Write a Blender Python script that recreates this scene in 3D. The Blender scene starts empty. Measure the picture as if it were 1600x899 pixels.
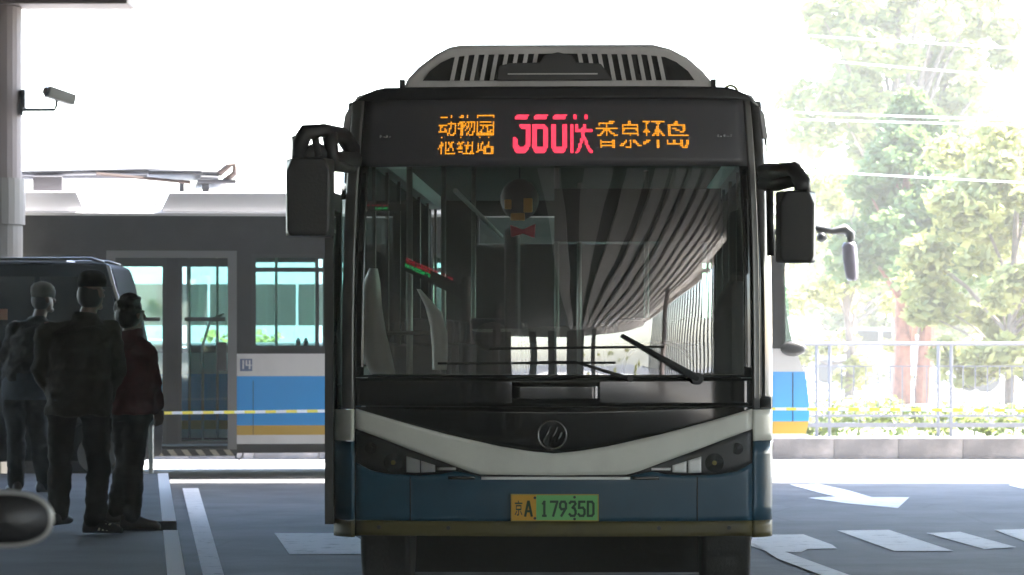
import bpy, bmesh, math, random
from mathutils import Vector, Matrix, noise
random.seed(7)
S = bpy.context.scene
COL = S.collection
R = math.radians
PI = math.pi
# ------------------------------------------------------------------ camera
F = 5400.0      # focal length in pixels of the 1600 wide photograph
H = 1.55        # eye height
HV = 527.0      # horizon row
cd = bpy.data.cameras.new('camera'); cam = bpy.data.objects.new('camera', cd); COL.objects.link(cam)
cam.location = (0, 0, H); cam.rotation_euler = (R(90), 0, 0)
cd.sensor_width = 36; cd.lens = 36*F/1600; cd.shift_y = (HV-449.5)/1600
cd.clip_start = .1; cd.clip_end = 2000
cd.dof.use_dof = True; cd.dof.focus_distance = 20.5; cd.dof.aperture_fstop = 7.0
S.camera = cam
# ------------------------------------------------------------------ light
w = bpy.data.worlds.new('World'); S.world = w; w.use_nodes = True
wn = w.node_tree; wn.nodes.clear()
sky = wn.nodes.new('ShaderNodeTexSky'); sky.sky_type = 'NISHITA'; sky.sun_disc = False
SUN_EL, SUN_AZ = R(52), R(22)          # azimuth measured from +X towards +Y
sky.sun_elevation = SUN_EL; sky.sun_rotation = PI/2 - SUN_AZ
sky.air_density = 1.0; sky.dust_density = 1.5; sky.ozone_density = 1.0
bg = wn.nodes.new('ShaderNodeBackground'); bg.inputs[1].default_value = .15
wo = wn.nodes.new('ShaderNodeOutputWorld')
wn.links.new(sky.outputs[0], bg.inputs[0]); wn.links.new(bg.outputs[0], wo.inputs[0])
sl = bpy.data.lights.new('sun', 'SUN'); sl.energy = 4.5; sl.angle = R(.55); sl.color = (1, .95, .87)
so = bpy.data.objects.new('sun', sl); COL.objects.link(so)
sd = Vector((math.cos(SUN_EL)*math.cos(SUN_AZ), math.cos(SUN_EL)*math.sin(SUN_AZ), math.sin(SUN_EL)))
so.rotation_euler = sd.to_track_quat('Z', 'Y').to_euler(); so.location = sd*60
S.view_settings.view_transform = 'Standard'; S.view_settings.look = 'None'
EXPO = 4.0
S.view_settings.exposure = EXPO; S.view_settings.gamma = 1.0
S.render.engine = 'CYCLES'
S.cycles.max_bounces = 10; S.cycles.transparent_max_bounces = 24
S.cycles.caustics_reflective = False; S.cycles.caustics_refractive = False
try: S.cycles.use_denoising = True
except Exception: pass

# ------------------------------------------------------------------ materials
MATS = {}
def mat(name, col, rough=.6, metal=0., spec=.5, var=.0, vscale=6., bump=.0, bscale=60., emit=None, coat=0., dirt=0., dirtcol=(.05,.045,.04)):
    if name in MATS: return MATS[name]
    m = bpy.data.materials.new(name); MATS[name] = m; m.use_nodes = True
    nt = m.node_tree; b = nt.nodes['Principled BSDF']
    b.inputs['Base Color'].default_value = (*col, 1); b.inputs['Roughness'].default_value = rough
    b.inputs['Metallic'].default_value = metal; b.inputs['Specular IOR Level'].default_value = spec
    b.inputs['Coat Weight'].default_value = coat
    tc = nt.nodes.new('ShaderNodeTexCoord')
    src = None
    if var > 0:
        n = nt.nodes.new('ShaderNodeTexNoise'); n.inputs['Scale'].default_value = vscale; n.inputs['Detail'].default_value = 6
        nt.links.new(tc.outputs['Object'], n.inputs['Vector'])
        mr = nt.nodes.new('ShaderNodeMapRange'); mr.inputs[1].default_value = .3; mr.inputs[2].default_value = .7
        mr.inputs[3].default_value = 1-var; mr.inputs[4].default_value = 1+var
        nt.links.new(n.outputs['Fac'], mr.inputs[0])
        mx = nt.nodes.new('ShaderNodeVectorMath'); mx.operation = 'SCALE'; mx.inputs[0].default_value = col
        nt.links.new(mr.outputs[0], mx.inputs['Scale']); src = mx.outputs[0]
    if dirt > 0:
        n = nt.nodes.new('ShaderNodeTexNoise'); n.inputs['Scale'].default_value = 2.3; n.inputs['Detail'].default_value = 9; n.inputs['Roughness'].default_value = .65
        nt.links.new(tc.outputs['Object'], n.inputs['Vector'])
        mr = nt.nodes.new('ShaderNodeMapRange'); mr.inputs[1].default_value = .48; mr.inputs[2].default_value = .75; mr.inputs[3].default_value = 0; mr.inputs[4].default_value = dirt
        nt.links.new(n.outputs['Fac'], mr.inputs[0])
        mx = nt.nodes.new('ShaderNodeMix'); mx.data_type = 'RGBA'; mx.inputs['A'].default_value = (*col, 1); mx.inputs['B'].default_value = (*dirtcol, 1)
        if src: nt.links.new(src, mx.inputs['A'])
        nt.links.new(mr.outputs[0], mx.inputs['Factor']); src = mx.outputs['Result']
    if src: nt.links.new(src, b.inputs['Base Color'])
    if bump > 0:
        n = nt.nodes.new('ShaderNodeTexNoise'); n.inputs['Scale'].default_value = bscale; n.inputs['Detail'].default_value = 4
        nt.links.new(tc.outputs['Object'], n.inputs['Vector'])
        bp = nt.nodes.new('ShaderNodeBump'); bp.inputs['Strength'].default_value = bump; bp.inputs['Distance'].default_value = .02
        nt.links.new(n.outputs['Fac'], bp.inputs['Height']); nt.links.new(bp.outputs[0], b.inputs['Normal'])
    if emit:
        b.inputs['Emission Color'].default_value = (*emit[0], 1); b.inputs['Emission Strength'].default_value = emit[1]*2**(1.35-EXPO)
    return m
def glassmat(name, tint, ior=1.5, rough=0.0, gtint=(1,1,1), wob=0.):
    if name in MATS: return MATS[name]
    m = bpy.data.materials.new(name); MATS[name] = m; m.use_nodes = True
    nt = m.node_tree; nt.nodes.clear()
    o = nt.nodes.new('ShaderNodeOutputMaterial'); mx = nt.nodes.new('ShaderNodeMixShader')
    t = nt.nodes.new('ShaderNodeBsdfTransparent'); t.inputs[0].default_value = (*tint, 1)
    g = nt.nodes.new('ShaderNodeBsdfGlossy'); g.inputs['Roughness'].default_value = rough; g.inputs[0].default_value = (*gtint, 1)
    f = nt.nodes.new('ShaderNodeFresnel'); f.inputs[0].default_value = ior
    nt.links.new(f.outputs[0], mx.inputs[0]); nt.links.new(t.outputs[0], mx.inputs[1]); nt.links.new(g.outputs[0], mx.inputs[2])
    if name.startswith('windshield'):      # road dust film, also a veil that lifts the blacks behind the glass
        df_ = nt.nodes.new('ShaderNodeBsdfDiffuse'); df_.inputs[0].default_value = (.5,.48,.44,1)
        m2 = nt.nodes.new('ShaderNodeMixShader'); tc2 = nt.nodes.new('ShaderNodeTexCoord'); n2 = nt.nodes.new('ShaderNodeTexNoise'); n2.inputs['Scale'].default_value = 3.5; n2.inputs['Detail'].default_value = 10; n2.inputs['Roughness'].default_value = .7
        r2 = nt.nodes.new('ShaderNodeMapRange'); r2.inputs[1].default_value = .35; r2.inputs[2].default_value = .75; r2.inputs[3].default_value = .015; r2.inputs[4].default_value = .09
        nt.links.new(tc2.outputs['Object'], n2.inputs['Vector']); nt.links.new(n2.outputs['Fac'], r2.inputs[0]); nt.links.new(r2.outputs[0], m2.inputs[0])
        nt.links.new(mx.outputs[0], m2.inputs[1]); nt.links.new(df_.outputs[0], m2.inputs[2]); mx = m2
    if wob:
        tc = nt.nodes.new('ShaderNodeTexCoord'); n = nt.nodes.new('ShaderNodeTexNoise'); n.inputs['Scale'].default_value = 2.0; n.inputs['Detail'].default_value = 1
        nt.links.new(tc.outputs['Object'], n.inputs['Vector'])
        bp = nt.nodes.new('ShaderNodeBump'); bp.inputs['Strength'].default_value = wob; bp.inputs['Distance'].default_value = .05
        nt.links.new(n.outputs['Fac'], bp.inputs['Height']); nt.links.new(bp.outputs[0], g.inputs['Normal'])
    nt.links.new(mx.outputs[0], o.inputs[0]); return m
def leafmat(name, c1, c2, trans=.35):
    if name in MATS: return MATS[name]
    m = bpy.data.materials.new(name); MATS[name] = m; m.use_nodes = True
    nt = m.node_tree; b = nt.nodes['Principled BSDF']; o = nt.nodes['Material Output']
    g = nt.nodes.new('ShaderNodeNewGeometry'); r = nt.nodes.new('ShaderNodeMix'); r.data_type = 'RGBA'
    r.inputs['A'].default_value = (*c1, 1); r.inputs['B'].default_value = (*c2, 1)
    nt.links.new(g.outputs['Random Per Island'], r.inputs['Factor']); nt.links.new(r.outputs['Result'], b.inputs['Base Color'])
    b.inputs['Roughness'].default_value = .55
    tr = nt.nodes.new('ShaderNodeBsdfTranslucent'); nt.links.new(r.outputs['Result'], tr.inputs[0])
    mx = nt.nodes.new('ShaderNodeMixShader'); mx.inputs[0].default_value = trans
    nt.links.new(b.outputs[0], mx.inputs[1]); nt.links.new(tr.outputs[0], mx.inputs[2]); nt.links.new(mx.outputs[0], o.inputs[0])
    return m

M_black   = mat('black_gloss', (.006,.006,.006), .08, spec=.6)
M_header  = mat('header_black', (.075,.073,.082), .35, spec=.5, dirt=.3, dirtcol=(.05,.048,.045))
M_rubber  = mat('rubber', (.014,.014,.014), .8, bump=.2)
M_plasb   = mat('black_plastic', (.02,.02,.021), .45, bump=.1)
M_white   = mat('bus_white', (.72,.72,.64), .35, dirt=.25, dirtcol=(.28,.27,.24), var=.04)
M_silver  = mat('pillar_silver', (.16,.16,.155), .3, metal=.3, dirt=.3, dirtcol=(.12,.12,.11))
M_blue    = mat('bus_blue', (.014,.062,.105), .32, dirt=.4, dirtcol=(.02,.03,.04), var=.1, coat=.2)
M_olive   = mat('skirt_yellow', (.08,.065,.012), .55, dirt=.8, dirtcol=(.03,.028,.02))
M_chrome  = mat('chrome', (.7,.7,.7), .12, metal=1.)
M_dchrome = mat('dark_chrome', (.16,.16,.165), .25, metal=1.)
M_acwhite = mat('ac_shell', (.7,.69,.67), .5, dirt=.5, dirtcol=(.2,.19,.18))
M_dark    = mat('interior_dark', (.03,.03,.032), .7)
M_seat    = mat('seat_fabric', (.035,.04,.05), .8)
M_igrey   = mat('interior_grey', (.3,.31,.31), .6)
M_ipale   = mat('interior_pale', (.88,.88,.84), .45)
M_steel   = mat('steel_tube', (.22,.23,.22), .4, metal=.8)
M_amber   = mat('led_amber', (.3,.15,.0), .5, emit=((1.,.36,.015), .62))
M_red     = mat('led_red', (.3,.0,.03), .5, emit=((1.,.05,.10), .62))
M_greenrefl    = mat('led_green', (0,.3,.1), .5, emit=((.02,.9,.2), .25))  # glow imitating station signs reflected in the windshield, green and red
M_redrefl    = mat('led_dim_red', (.3,0,.03), .5, emit=((.9,.04,.08), .2))
M_wind    = glassmat('windshield_glass', (.86,.9,.88), 2.35, wob=.035)
M_glass   = glassmat('teal_glass', (.72,.86,.82), 1.5)
M_glassd  = glassmat('dark_glass', (.16,.2,.2), 1.5)
M_lens    = glassmat('lamp_lens', (.95,.95,.95), 1.6)
M_fwhite  = mat('far_bus_white', (.62,.62,.63), .4, dirt=.2, dirtcol=(.28,.27,.26))
M_fblue   = mat('far_bus_blue', (.03,.30,.72), .35, coat=.2, dirt=.1, dirtcol=(.08,.2,.35))
M_fyel    = mat('far_bus_yellow', (.48,.31,.045), .4)
M_fdark   = mat('far_bus_charcoal', (.022,.02,.021), .4, spec=.3, dirt=.3, dirtcol=(.09,.08,.085))
M_froof   = mat('far_bus_roof', (.62,.62,.66), .4)
M_plateY  = mat('plate_yellow', (.62,.33,.02), .5); M_plateG = mat('plate_green', (.16,.50,.15), .5); M_ink = mat('plate_ink', (.015,.05,.02), .6)
M_conc    = mat('concrete', (.33,.29,.26), .85, var=.15, vscale=3, bump=.3, dirt=.5, dirtcol=(.2,.17,.15))
M_wallb   = mat('planter_stone', (.085,.075,.070), .85, var=.12, vscale=2.2, bump=.3, dirt=.5, dirtcol=(.30,.26,.23))
M_column  = mat('column_paint', (.15,.12,.115), .7, var=.1, vscale=1.5, dirt=.3, dirtcol=(.16,.14,.13))
M_rail    = mat('railing_steel', (.13,.13,.145), .5, metal=.2)
M_paint   = mat('road_paint', (.80,.80,.82), .8, spec=.2, bump=.3, bscale=40)
def tapemat(name, c):
    m = mat(name, c, .5); nt = m.node_tree; t = nt.nodes.new('ShaderNodeBsdfTranslucent'); t.inputs[0].default_value = (*c, 1); x_ = nt.nodes.new('ShaderNodeMixShader'); x_.inputs[0].default_value = .6
    nt.links.new(nt.nodes['Principled BSDF'].outputs[0], x_.inputs[1]); nt.links.new(t.outputs[0], x_.inputs[2]); nt.links.new(x_.outputs[0], nt.nodes['Material Output'].inputs[0]); return m
M_tapeY = tapemat('tape_yellow', (.95,.86,.3)); M_tapeW = tapemat('tape_white', (.95,.95,.95))

# ------------------------------------------------------------------ helpers
def P(u, v, Y): return Vector(((u-800)/F*Y, Y, H+(HV-v)/F*Y))
def G(u, v, z=0.):
    Y = (H-z)*F/(v-HV); return Vector(((u-800)/F*Y, Y, z))
def empty(name, loc, label, cat, rz=0, group=None):
    o = bpy.data.objects.new(name, None); COL.objects.link(o); o.empty_display_size = .2
    o.location = loc; o.rotation_euler = (0, 0, rz); o['label'] = label; o['category'] = cat
    if group: o['group'] = group
    return o
def tag(o, label=None, cat=None, group=None, kind=None):
    if label: o['label'] = label
    if cat: o['category'] = cat
    if group: o['group'] = group
    if kind: o['kind'] = kind
    return o
class MB:
    def __init__(s): s.v = []; s.f = []
    def add(s, vs, fs):
        n = len(s.v); s.v += [tuple(v) for v in vs]; s.f += [tuple(i+n for i in f) for f in fs]; return s
    def box(s, x0, x1, y0, y1, z0, z1):
        return s.add([(x0,y0,z0),(x1,y0,z0),(x1,y1,z0),(x0,y1,z0),(x0,y0,z1),(x1,y0,z1),(x1,y1,z1),(x0,y1,z1)],
            [(0,3,2,1),(4,5,6,7),(0,1,5,4),(1,2,6,5),(2,3,7,6),(3,0,4,7)])
    def prism(s, poly, y0, y1, axis='y'):
        """poly in (x,z) extruded along y; axis 'z': poly (x,y) extruded along z; axis 'x': poly (y,z) along x"""
        n = len(poly)
        def mk(a, b, c):
            return (a, c, b) if axis == 'y' else (a, b, c) if axis == 'z' else (c, a, b)
        vs = [mk(a, b, y0) for a, b in poly]+[mk(a, b, y1) for a, b in poly]
        fs = [tuple(range(n)), tuple(range(2*n-1, n-1, -1))]+[(i, (i+1) % n, (i+1) % n+n, i+n) for i in range(n)]
        return s.add(vs, fs)
    def tube(s, pts, r, n=8, closed=False):
        pts = [Vector(p) for p in pts]; rs = r if isinstance(r, (list, tuple)) else [r]*len(pts)
        rings = []; up = None
        for i, p in enumerate(pts):
            if closed: d = pts[(i+1) % len(pts)]-pts[i-1]
            else: d = pts[min(i+1, len(pts)-1)]-pts[max(i-1, 0)]
            d.normalize()
            if up is None: up = Vector((0,0,1)) if abs(d.z) < .9 else Vector((1,0,0))
            a = d.cross(up).normalized(); b = a.cross(d).normalized(); up = b
            rings.append([p+(a*math.cos(t*2*PI/n)+b*math.sin(t*2*PI/n))*rs[i] for t in range(n)])
        vs = [q for g in rings for q in g]; m = len(rings); fs = []
        for i in range(m if closed else m-1):
            j = (i+1) % m
            fs += [(i*n+t, i*n+(t+1) % n, j*n+(t+1) % n, j*n+t) for t in range(n)]
        if not closed: fs += [tuple(range(n-1, -1, -1)), tuple((m-1)*n+t for t in range(n))]
        return s.add(vs, fs)
    def loft(s, rings):
        n = len(rings[0]); m = len(rings); vs = [q for g in rings for q in g]
        fs = [(i*n+t, i*n+(t+1) % n, (i+1)*n+(t+1) % n, (i+1)*n+t) for i in range(m-1) for t in range(n)]
        fs += [tuple(range(n-1, -1, -1)), tuple((m-1)*n+t for t in range(n))]
        return s.add(vs, fs)
    def ell(s, c, r, n=14, m=9):
        rings = [[(c[0]+r[0]*math.sin(PI*i/m)*math.cos(2*PI*t/n), c[1]+r[1]*math.sin(PI*i/m)*math.sin(2*PI*t/n), c[2]-r[2]*math.cos(PI*i/m)) for t in range(n)] for i in range(m+1)]
        k = .02; rings[0] = [(c[0]+r[0]*k*math.cos(2*PI*t/n), c[1]+r[1]*k*math.sin(2*PI*t/n), c[2]-r[2]) for t in range(n)]
        rings[-1] = [(c[0]+r[0]*k*math.cos(2*PI*t/n), c[1]+r[1]*k*math.sin(2*PI*t/n), c[2]+r[2]) for t in range(n)]
        return s.loft(rings)
    def disc_y(s, x, z, y0, y1, r, n=24, r1=None):
        r1 = r if r1 is None else r1
        return s.loft([[(x+r*math.cos(2*PI*t/n), y0, z+r*math.sin(2*PI*t/n)) for t in range(n)], [(x+r1*math.cos(2*PI*t/n), y1, z+r1*math.sin(2*PI*t/n)) for t in range(n)]])
    def disc_x(s, y, z, x0, x1, r, n=28):
        return s.loft([[(x0, y+r*math.cos(2*PI*t/n), z+r*math.sin(2*PI*t/n)) for t in range(n)], [(x1, y+r*math.cos(2*PI*t/n), z+r*math.sin(2*PI*t/n)) for t in range(n)]])
    def build(s, name, m, parent=None, smooth=False, bevel=0, kind=None, label=None):
        me = bpy.data.meshes.new(name); me.from_pydata(s.v, [], s.f); me.update()
        b = bmesh.new(); b.from_mesh(me); bmesh.ops.recalc_face_normals(b, faces=b.faces); b.to_mesh(me); b.free()
        me.materials.append(m)
        o = bpy.data.objects.new(name, me); COL.objects.link(o)
        if parent: o.parent = parent
        if smooth: me.shade_smooth()
        if bevel:
            bv = o.modifiers.new('bevel', 'BEVEL'); bv.width = bevel; bv.segments = 2; bv.limit_method = 'ANGLE'; bv.angle_limit = R(40)
            me.shade_smooth(); 
            es = o.modifiers.new('wn', 'WEIGHTED_NORMAL'); es.keep_sharp = True
        if kind: o['kind'] = kind
        if label: o['label'] = label
        return o
def copy_tree(o, parent=None):
    c = o.copy(); COL.objects.link(c); c.parent = parent
    for ch in list(o.children): copy_tree(ch, c)
    return c
def interp(pts, x):
    if x <= pts[0][0]: return pts[0][1]
    for (a, b), (c, d) in zip(pts, pts[1:]):
        if x <= c: return b+(d-b)*(x-a)/(c-a)
    return pts[-1][1]
def text_mesh(body, name, m, parent, x, z, w, h, y, bold=.0, rot=True):
    """lettering fitted to a w x h box lying on the plane y, facing -y"""
    cu = bpy.data.curves.new('t', 'FONT'); cu.body = body; cu.offset = bold
    t = bpy.data.objects.new('t', cu); COL.objects.link(t)
    dg = bpy.context.evaluated_depsgraph_get(); dg.update()
    me = bpy.data.meshes.new_from_object(t.evaluated_get(dg)); bpy.data.objects.remove(t)
    xs = [v.co.x for v in me.vertices]; ys = [v.co.y for v in me.vertices]
    a, b, c, d = min(xs), max(xs), min(ys), max(ys)
    for v in me.vertices: v.co = (x+(v.co.x-a)/(b-a)*w, y, z+(v.co.y-c)/(d-c)*h)
    me.materials.clear(); me.materials.append(m)
    o = bpy.data.objects.new(name, me); COL.objects.link(o); o.parent = parent
    return o

# ================================================================== SETTING
def ground_mat():
    m = bpy.data.materials.new('asphalt'); m.use_nodes = True; nt = m.node_tree; b = nt.nodes['Principled BSDF']
    tc = nt.nodes.new('ShaderNodeTexCoord')
    n1 = nt.nodes.new('ShaderNodeTexNoise'); n1.inputs['Scale'].default_value = .9; n1.inputs['Detail'].default_value = 12; n1.inputs['Roughness'].default_value = .68
    n2 = nt.nodes.new('ShaderNodeTexNoise'); n2.inputs['Scale'].default_value = 70; n2.inputs['Detail'].default_value = 3
    r = nt.nodes.new('ShaderNodeValToRGB'); r.color_ramp.elements[0].position = .3; r.color_ramp.elements[0].color = (.055,.056,.062,1)
    r.color_ramp.elements[1].position = .72; r.color_ramp.elements[1].color = (.15,.152,.16,1)
    a = nt.nodes.new('ShaderNodeMix'); a.data_type = 'RGBA'; a.blend_type = 'OVERLAY'; a.inputs['Factor'].default_value = .6
    for n in (n1, n2): nt.links.new(tc.outputs['Object'], n.inputs['Vector'])
    nt.links.new(n1.outputs['Fac'], r.inputs[0]); nt.links.new(r.outputs[0], a.inputs['A']); nt.links.new(n2.outputs['Fac'], a.inputs['B'])
    st = nt.nodes.new('ShaderNodeTexNoise'); st.inputs['Scale'].default_value = .35; st.inputs['Detail'].default_value = 8; st.inputs['Roughness'].default_value = .7; st.inputs['Distortion'].default_value = .6
    mp = nt.nodes.new('ShaderNodeMapping'); mp.inputs['Scale'].default_value = (1.0, .5, 1); nt.links.new(tc.outputs['Object'], mp.inputs[0]); nt.links.new(mp.outputs[0], st.inputs['Vector'])
    sr = nt.nodes.new('ShaderNodeMapRange'); sr.inputs[1].default_value = .52; sr.inputs[2].default_value = .68; nt.links.new(st.outputs['Fac'], sr.inputs[0])
    vo = nt.nodes.new('ShaderNodeTexVoronoi'); vo.feature = 'DISTANCE_TO_EDGE'; vo.inputs['Scale'].default_value = .45; nt.links.new(tc.outputs['Object'], vo.inputs['Vector'])
    vr = nt.nodes.new('ShaderNodeMapRange'); vr.inputs[1].default_value = 0; vr.inputs[2].default_value = .012; vr.inputs[3].default_value = .6; vr.inputs[4].default_value = 0; nt.links.new(vo.outputs['Distance'], vr.inputs[0])
    mm_ = nt.nodes.new('ShaderNodeMath'); mm_.operation = 'MAXIMUM'; nt.links.new(sr.outputs[0], mm_.inputs[0]); nt.links.new(vr.outputs[0], mm_.inputs[1])
    sc2 = nt.nodes.new('ShaderNodeMath'); sc2.operation = 'MULTIPLY'; sc2.inputs[1].default_value = .55; nt.links.new(mm_.outputs[0], sc2.inputs[0])
    a2 = nt.nodes.new('ShaderNodeMix'); a2.data_type = 'RGBA'; a2.inputs['B'].default_value = (.03,.03,.034,1); nt.links.new(a.outputs['Result'], a2.inputs['A']); nt.links.new(sc2.outputs[0], a2.inputs['Factor']); a = a2
    nt.links.new(a.outputs['Result'], b.inputs['Base Color']); b.inputs['Roughness'].default_value = .8; b.inputs['Specular IOR Level'].default_value = .22
    bp = nt.nodes.new('ShaderNodeBump'); bp.inputs['Strength'].default_value = .35; bp.inputs['Distance'].default_value = .01
    nt.links.new(n2.outputs['Fac'], bp.inputs['Height']); nt.links.new(bp.outputs[0], b.inputs['Normal'])
    return m
M_road = ground_mat()
M_plat = mat('platform_concrete', (.08,.084,.092), .8, spec=.2, var=.25, vscale=1.2, bump=.3, dirt=.6, dirtcol=(.05,.05,.055))
M_strip = mat('gutter_concrete', (.34,.33,.32), .8, var=.12, vscale=2)
tag(MB().add([(-600,-400,0),(600,-400,0),(600,900,0),(-600,900,0)], [(0,1,2,3)]).build('road', M_road), kind='structure')
tag(MB().add([(-80,38.2,.004),(80,38.2,.004),(80,42.6,.004),(-80,42.6,.004)], [(0,1,2,3)]).build('pavement', M_strip), kind='structure')
tag(MB().add([(9,-130,.004),(70,-130,.004),(70,4,.004),(9,4,.004)], [(0,1,2,3)]).build('forecourt', mat('forecourt_paving', (.42,.40,.37), .8, var=.15, vscale=.7)), kind='structure')  # unseen pale ground added to bounce sunlight onto soffit and bus front
tag(MB().add([(-50,-130,.004),(8.9,-130,.004),(8.9,-55,.004),(-50,-55,.004)], [(0,1,2,3)]).build('forecourt', MATS['forecourt_paving']), kind='structure')  # rear part of the added sunlight bounce
M_turf = mat('planting_soil', (.07,.09,.03), .9, var=.4, vscale=4, bump=.5)
tag(MB().box(-80,80,43.2,52,-.2,.24).build('planting_bed', M_turf), kind='structure')
# platform with drain notch
sl_ = -.1063
def edge(Y): return -1.82+sl_*(Y-19.3)
def edge_poly(Y0, Y1, d0, d1): return [(edge(Y0)-d0, Y0), (edge(Y0)-d1, Y0), (edge(Y1)-d1, Y1), (edge(Y1)-d0, Y1)]
nd = .62
poly = [(-16, 2), (edge(2), 2), (edge(23.75), 23.75), (edge(23.75)-nd, 23.75), (edge(24.95)-nd, 24.95), (edge(24.95), 24.95), (edge(33.7), 33.7), (-16, 33.7)]
tag(MB().prism(poly, 0, .22, 'z').build('platform', M_plat), kind='structure')
for i, (a, b) in enumerate(((2.01, 23.74), (24.96, 33.69))):
    tag(MB().prism(edge_poly(a, b, .004, .105), .2, .2245, 'z').build('platform_edge_line', M_paint), kind='structure')
tag(MB().add([(edge(23.76)-nd+.01,23.76,.004),(edge(23.76),23.76,.004),(edge(24.94),24.94,.004),(edge(24.94)-nd+.01,24.94,.004)], [(0,1,2,3)]).build('drain_floor', M_rubber), kind='structure')  # dark sheet paints the shade inside the notch
def worn_paint():
    m = bpy.data.materials.new('worn_road_paint'); m.use_nodes = True; nt = m.node_tree; b = nt.nodes['Principled BSDF']
    tc = nt.nodes.new('ShaderNodeTexCoord'); n = nt.nodes.new('ShaderNodeTexNoise'); n.inputs['Scale'].default_value = 5; n.inputs['Detail'].default_value = 10; n.inputs['Roughness'].default_value = .75
    nt.links.new(tc.outputs['Object'], n.inputs['Vector'])
    r = nt.nodes.new('ShaderNodeValToRGB'); r.color_ramp.elements[0].position = .30; r.color_ramp.elements[0].color = (.2,.2,.21,1); r.color_ramp.elements[1].position = .46; r.color_ramp.elements[1].color = (.80,.80,.81,1)
    nt.links.new(n.outputs['Fac'], r.inputs[0]); nt.links.new(r.outputs[0], b.inputs['Base Color']); b.inputs['Roughness'].default_value = .8; b.inputs['Specular IOR Level'].default_value = .2
    return m
M_worn = worn_paint()
def gline(name, pts, m=M_worn, z=.006):
    vs = [tuple(G(u, v, z)) for u, v in pts]
    return tag(MB().add(vs, [tuple(range(len(vs)))]).build(name, m), kind='structure')
gline('lane_line', [(285,763),(310,763),(368,960),(340,960),(317,899)])
for pts in ([(429,833),(548,833),(600,866),(452,866)],
            [(1178,836),(1255,835),(1300,851),(1308,857),(1262,858),(1252,863),(1196,861),(1170,852)],
            [(1308,829),(1389,828),(1490,861),(1397,861)], [(1447,833),(1500,831),(1588,855),(1538,858)], [(1553,828),(1640,826),(1720,857),(1640,860)]):
    gline('crossing_stripe', pts)
gline('lane_marking', [(1176,848),(1210,856),(1345,905),(1420,940),(1370,940),(1300,905),(1215,873)], z=.010)
gline('lane_arrow', [(1234,757),(1281,757),(1328,767),(1362,777),(1421,777),(1403,794),(1318,786),(1262,778),(1306,776),(1280,770)])
gline('manhole_marking', [(1576,758),(1596,754),(1640,754),(1640,764),(1596,763)])

# ------------------------------------------------------------------ station canopy (mostly above and behind the camera)
canopy = empty('station_canopy', (0,0,0), 'broad steel and concrete station canopy whose end beam shows at the upper left corner', 'canopy')
M_ceil = mat('ceiling_panel', (.55,.53,.52), .7); M_ceild = mat('ceiling_gap', (.03,.03,.03), .8)
M_fascia = mat('fascia_paint', (.8,.77,.75), .6)
CX0, CX1, CY0, CY1, CZ = -45., 40., -60., 38.2, 5.75
XS, YB = 11.5, 6.     # behind YB the canopy is narrower on the right
MB().box(CX0, XS, CY0, YB, CZ+.5, CZ+.8).box(CX0, CX1, YB, CY1, CZ+.5, CZ+.8).build('roof_slab', M_ceild, canopy)
x = -.6; rib = None; rib2 = None
while x < CX1-.9:
    if x < XS-.8:
        if rib is None: rib = MB().box(0, .55, CY0+.1, CY1-.3, CZ+.18, CZ+.49).build('ceiling_beam', M_ceil, canopy); rib.location.x = x
        else: o = rib.copy(); COL.objects.link(o); o.location.x = x
    elif x > XS:
        if rib2 is None: rib2 = MB().box(0, .5, YB+.3, CY1-.3, CZ+.18, CZ+.49).build('ceiling_beam', M_ceil, canopy); rib2.location.x = x
        else: o = rib2.copy(); COL.objects.link(o); o.location.x = x
    x += .95
MB().box(CX0, XS, CY0-.3, CY0, CZ-.75, CZ+.9).build('fascia', M_fascia, canopy)
MB().box(XS, XS+.3, CY0-.3, YB-.31, CZ-.35, CZ+.9).build('fascia', M_fascia, canopy)
MB().box(XS, CX1, YB-.3, YB, CZ-.75, CZ+.9).build('fascia', M_fascia, canopy)
MB().box(CX1, CX1+.3, YB, CY1, CZ-.75, CZ+.9).build('fascia', M_fascia, canopy)
MB().box(CX0, CX1, CY1, CY1+.2, CZ-.02, CZ+.9).build('fascia', M_fascia, canopy)
MB().box(XS-1.3, XS-.01, CY0, YB-.31, CZ+.05, CZ+.17).build('edge_soffit', M_fascia, canopy)
fp = None
for i in range(30):
    if fp is None: fp = MB().box(XS+.6, XS+.76, 0, .3, 0, 5.6).build('side_post', M_plasb, canopy); fp.location.y = YB-9-i*1.7
    else: o = fp.copy(); COL.objects.link(o); o.location.y = YB-9-i*1.7
MB().box(XS+.6, XS+.66, CY0, YB-12, 1.1, 1.16).build('side_rail', M_plasb, canopy)
MB().box(-20, -4.12, 37.0, 37.7, 5.12, 5.74).build('end_beam', M_column, canopy, bevel=.02)
for (cx, cy) in ((-6.5,-8),(-6.5,-22),(9.0,-22),(9.5,11),(-12,12)):
    MB().loft([[(cx+.35*math.cos(t*PI/8), cy+.35*math.sin(t*PI/8), z) for t in range(16)] for z in (0, CZ+.2)]).build('column', M_column, canopy, smooth=False)
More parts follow.
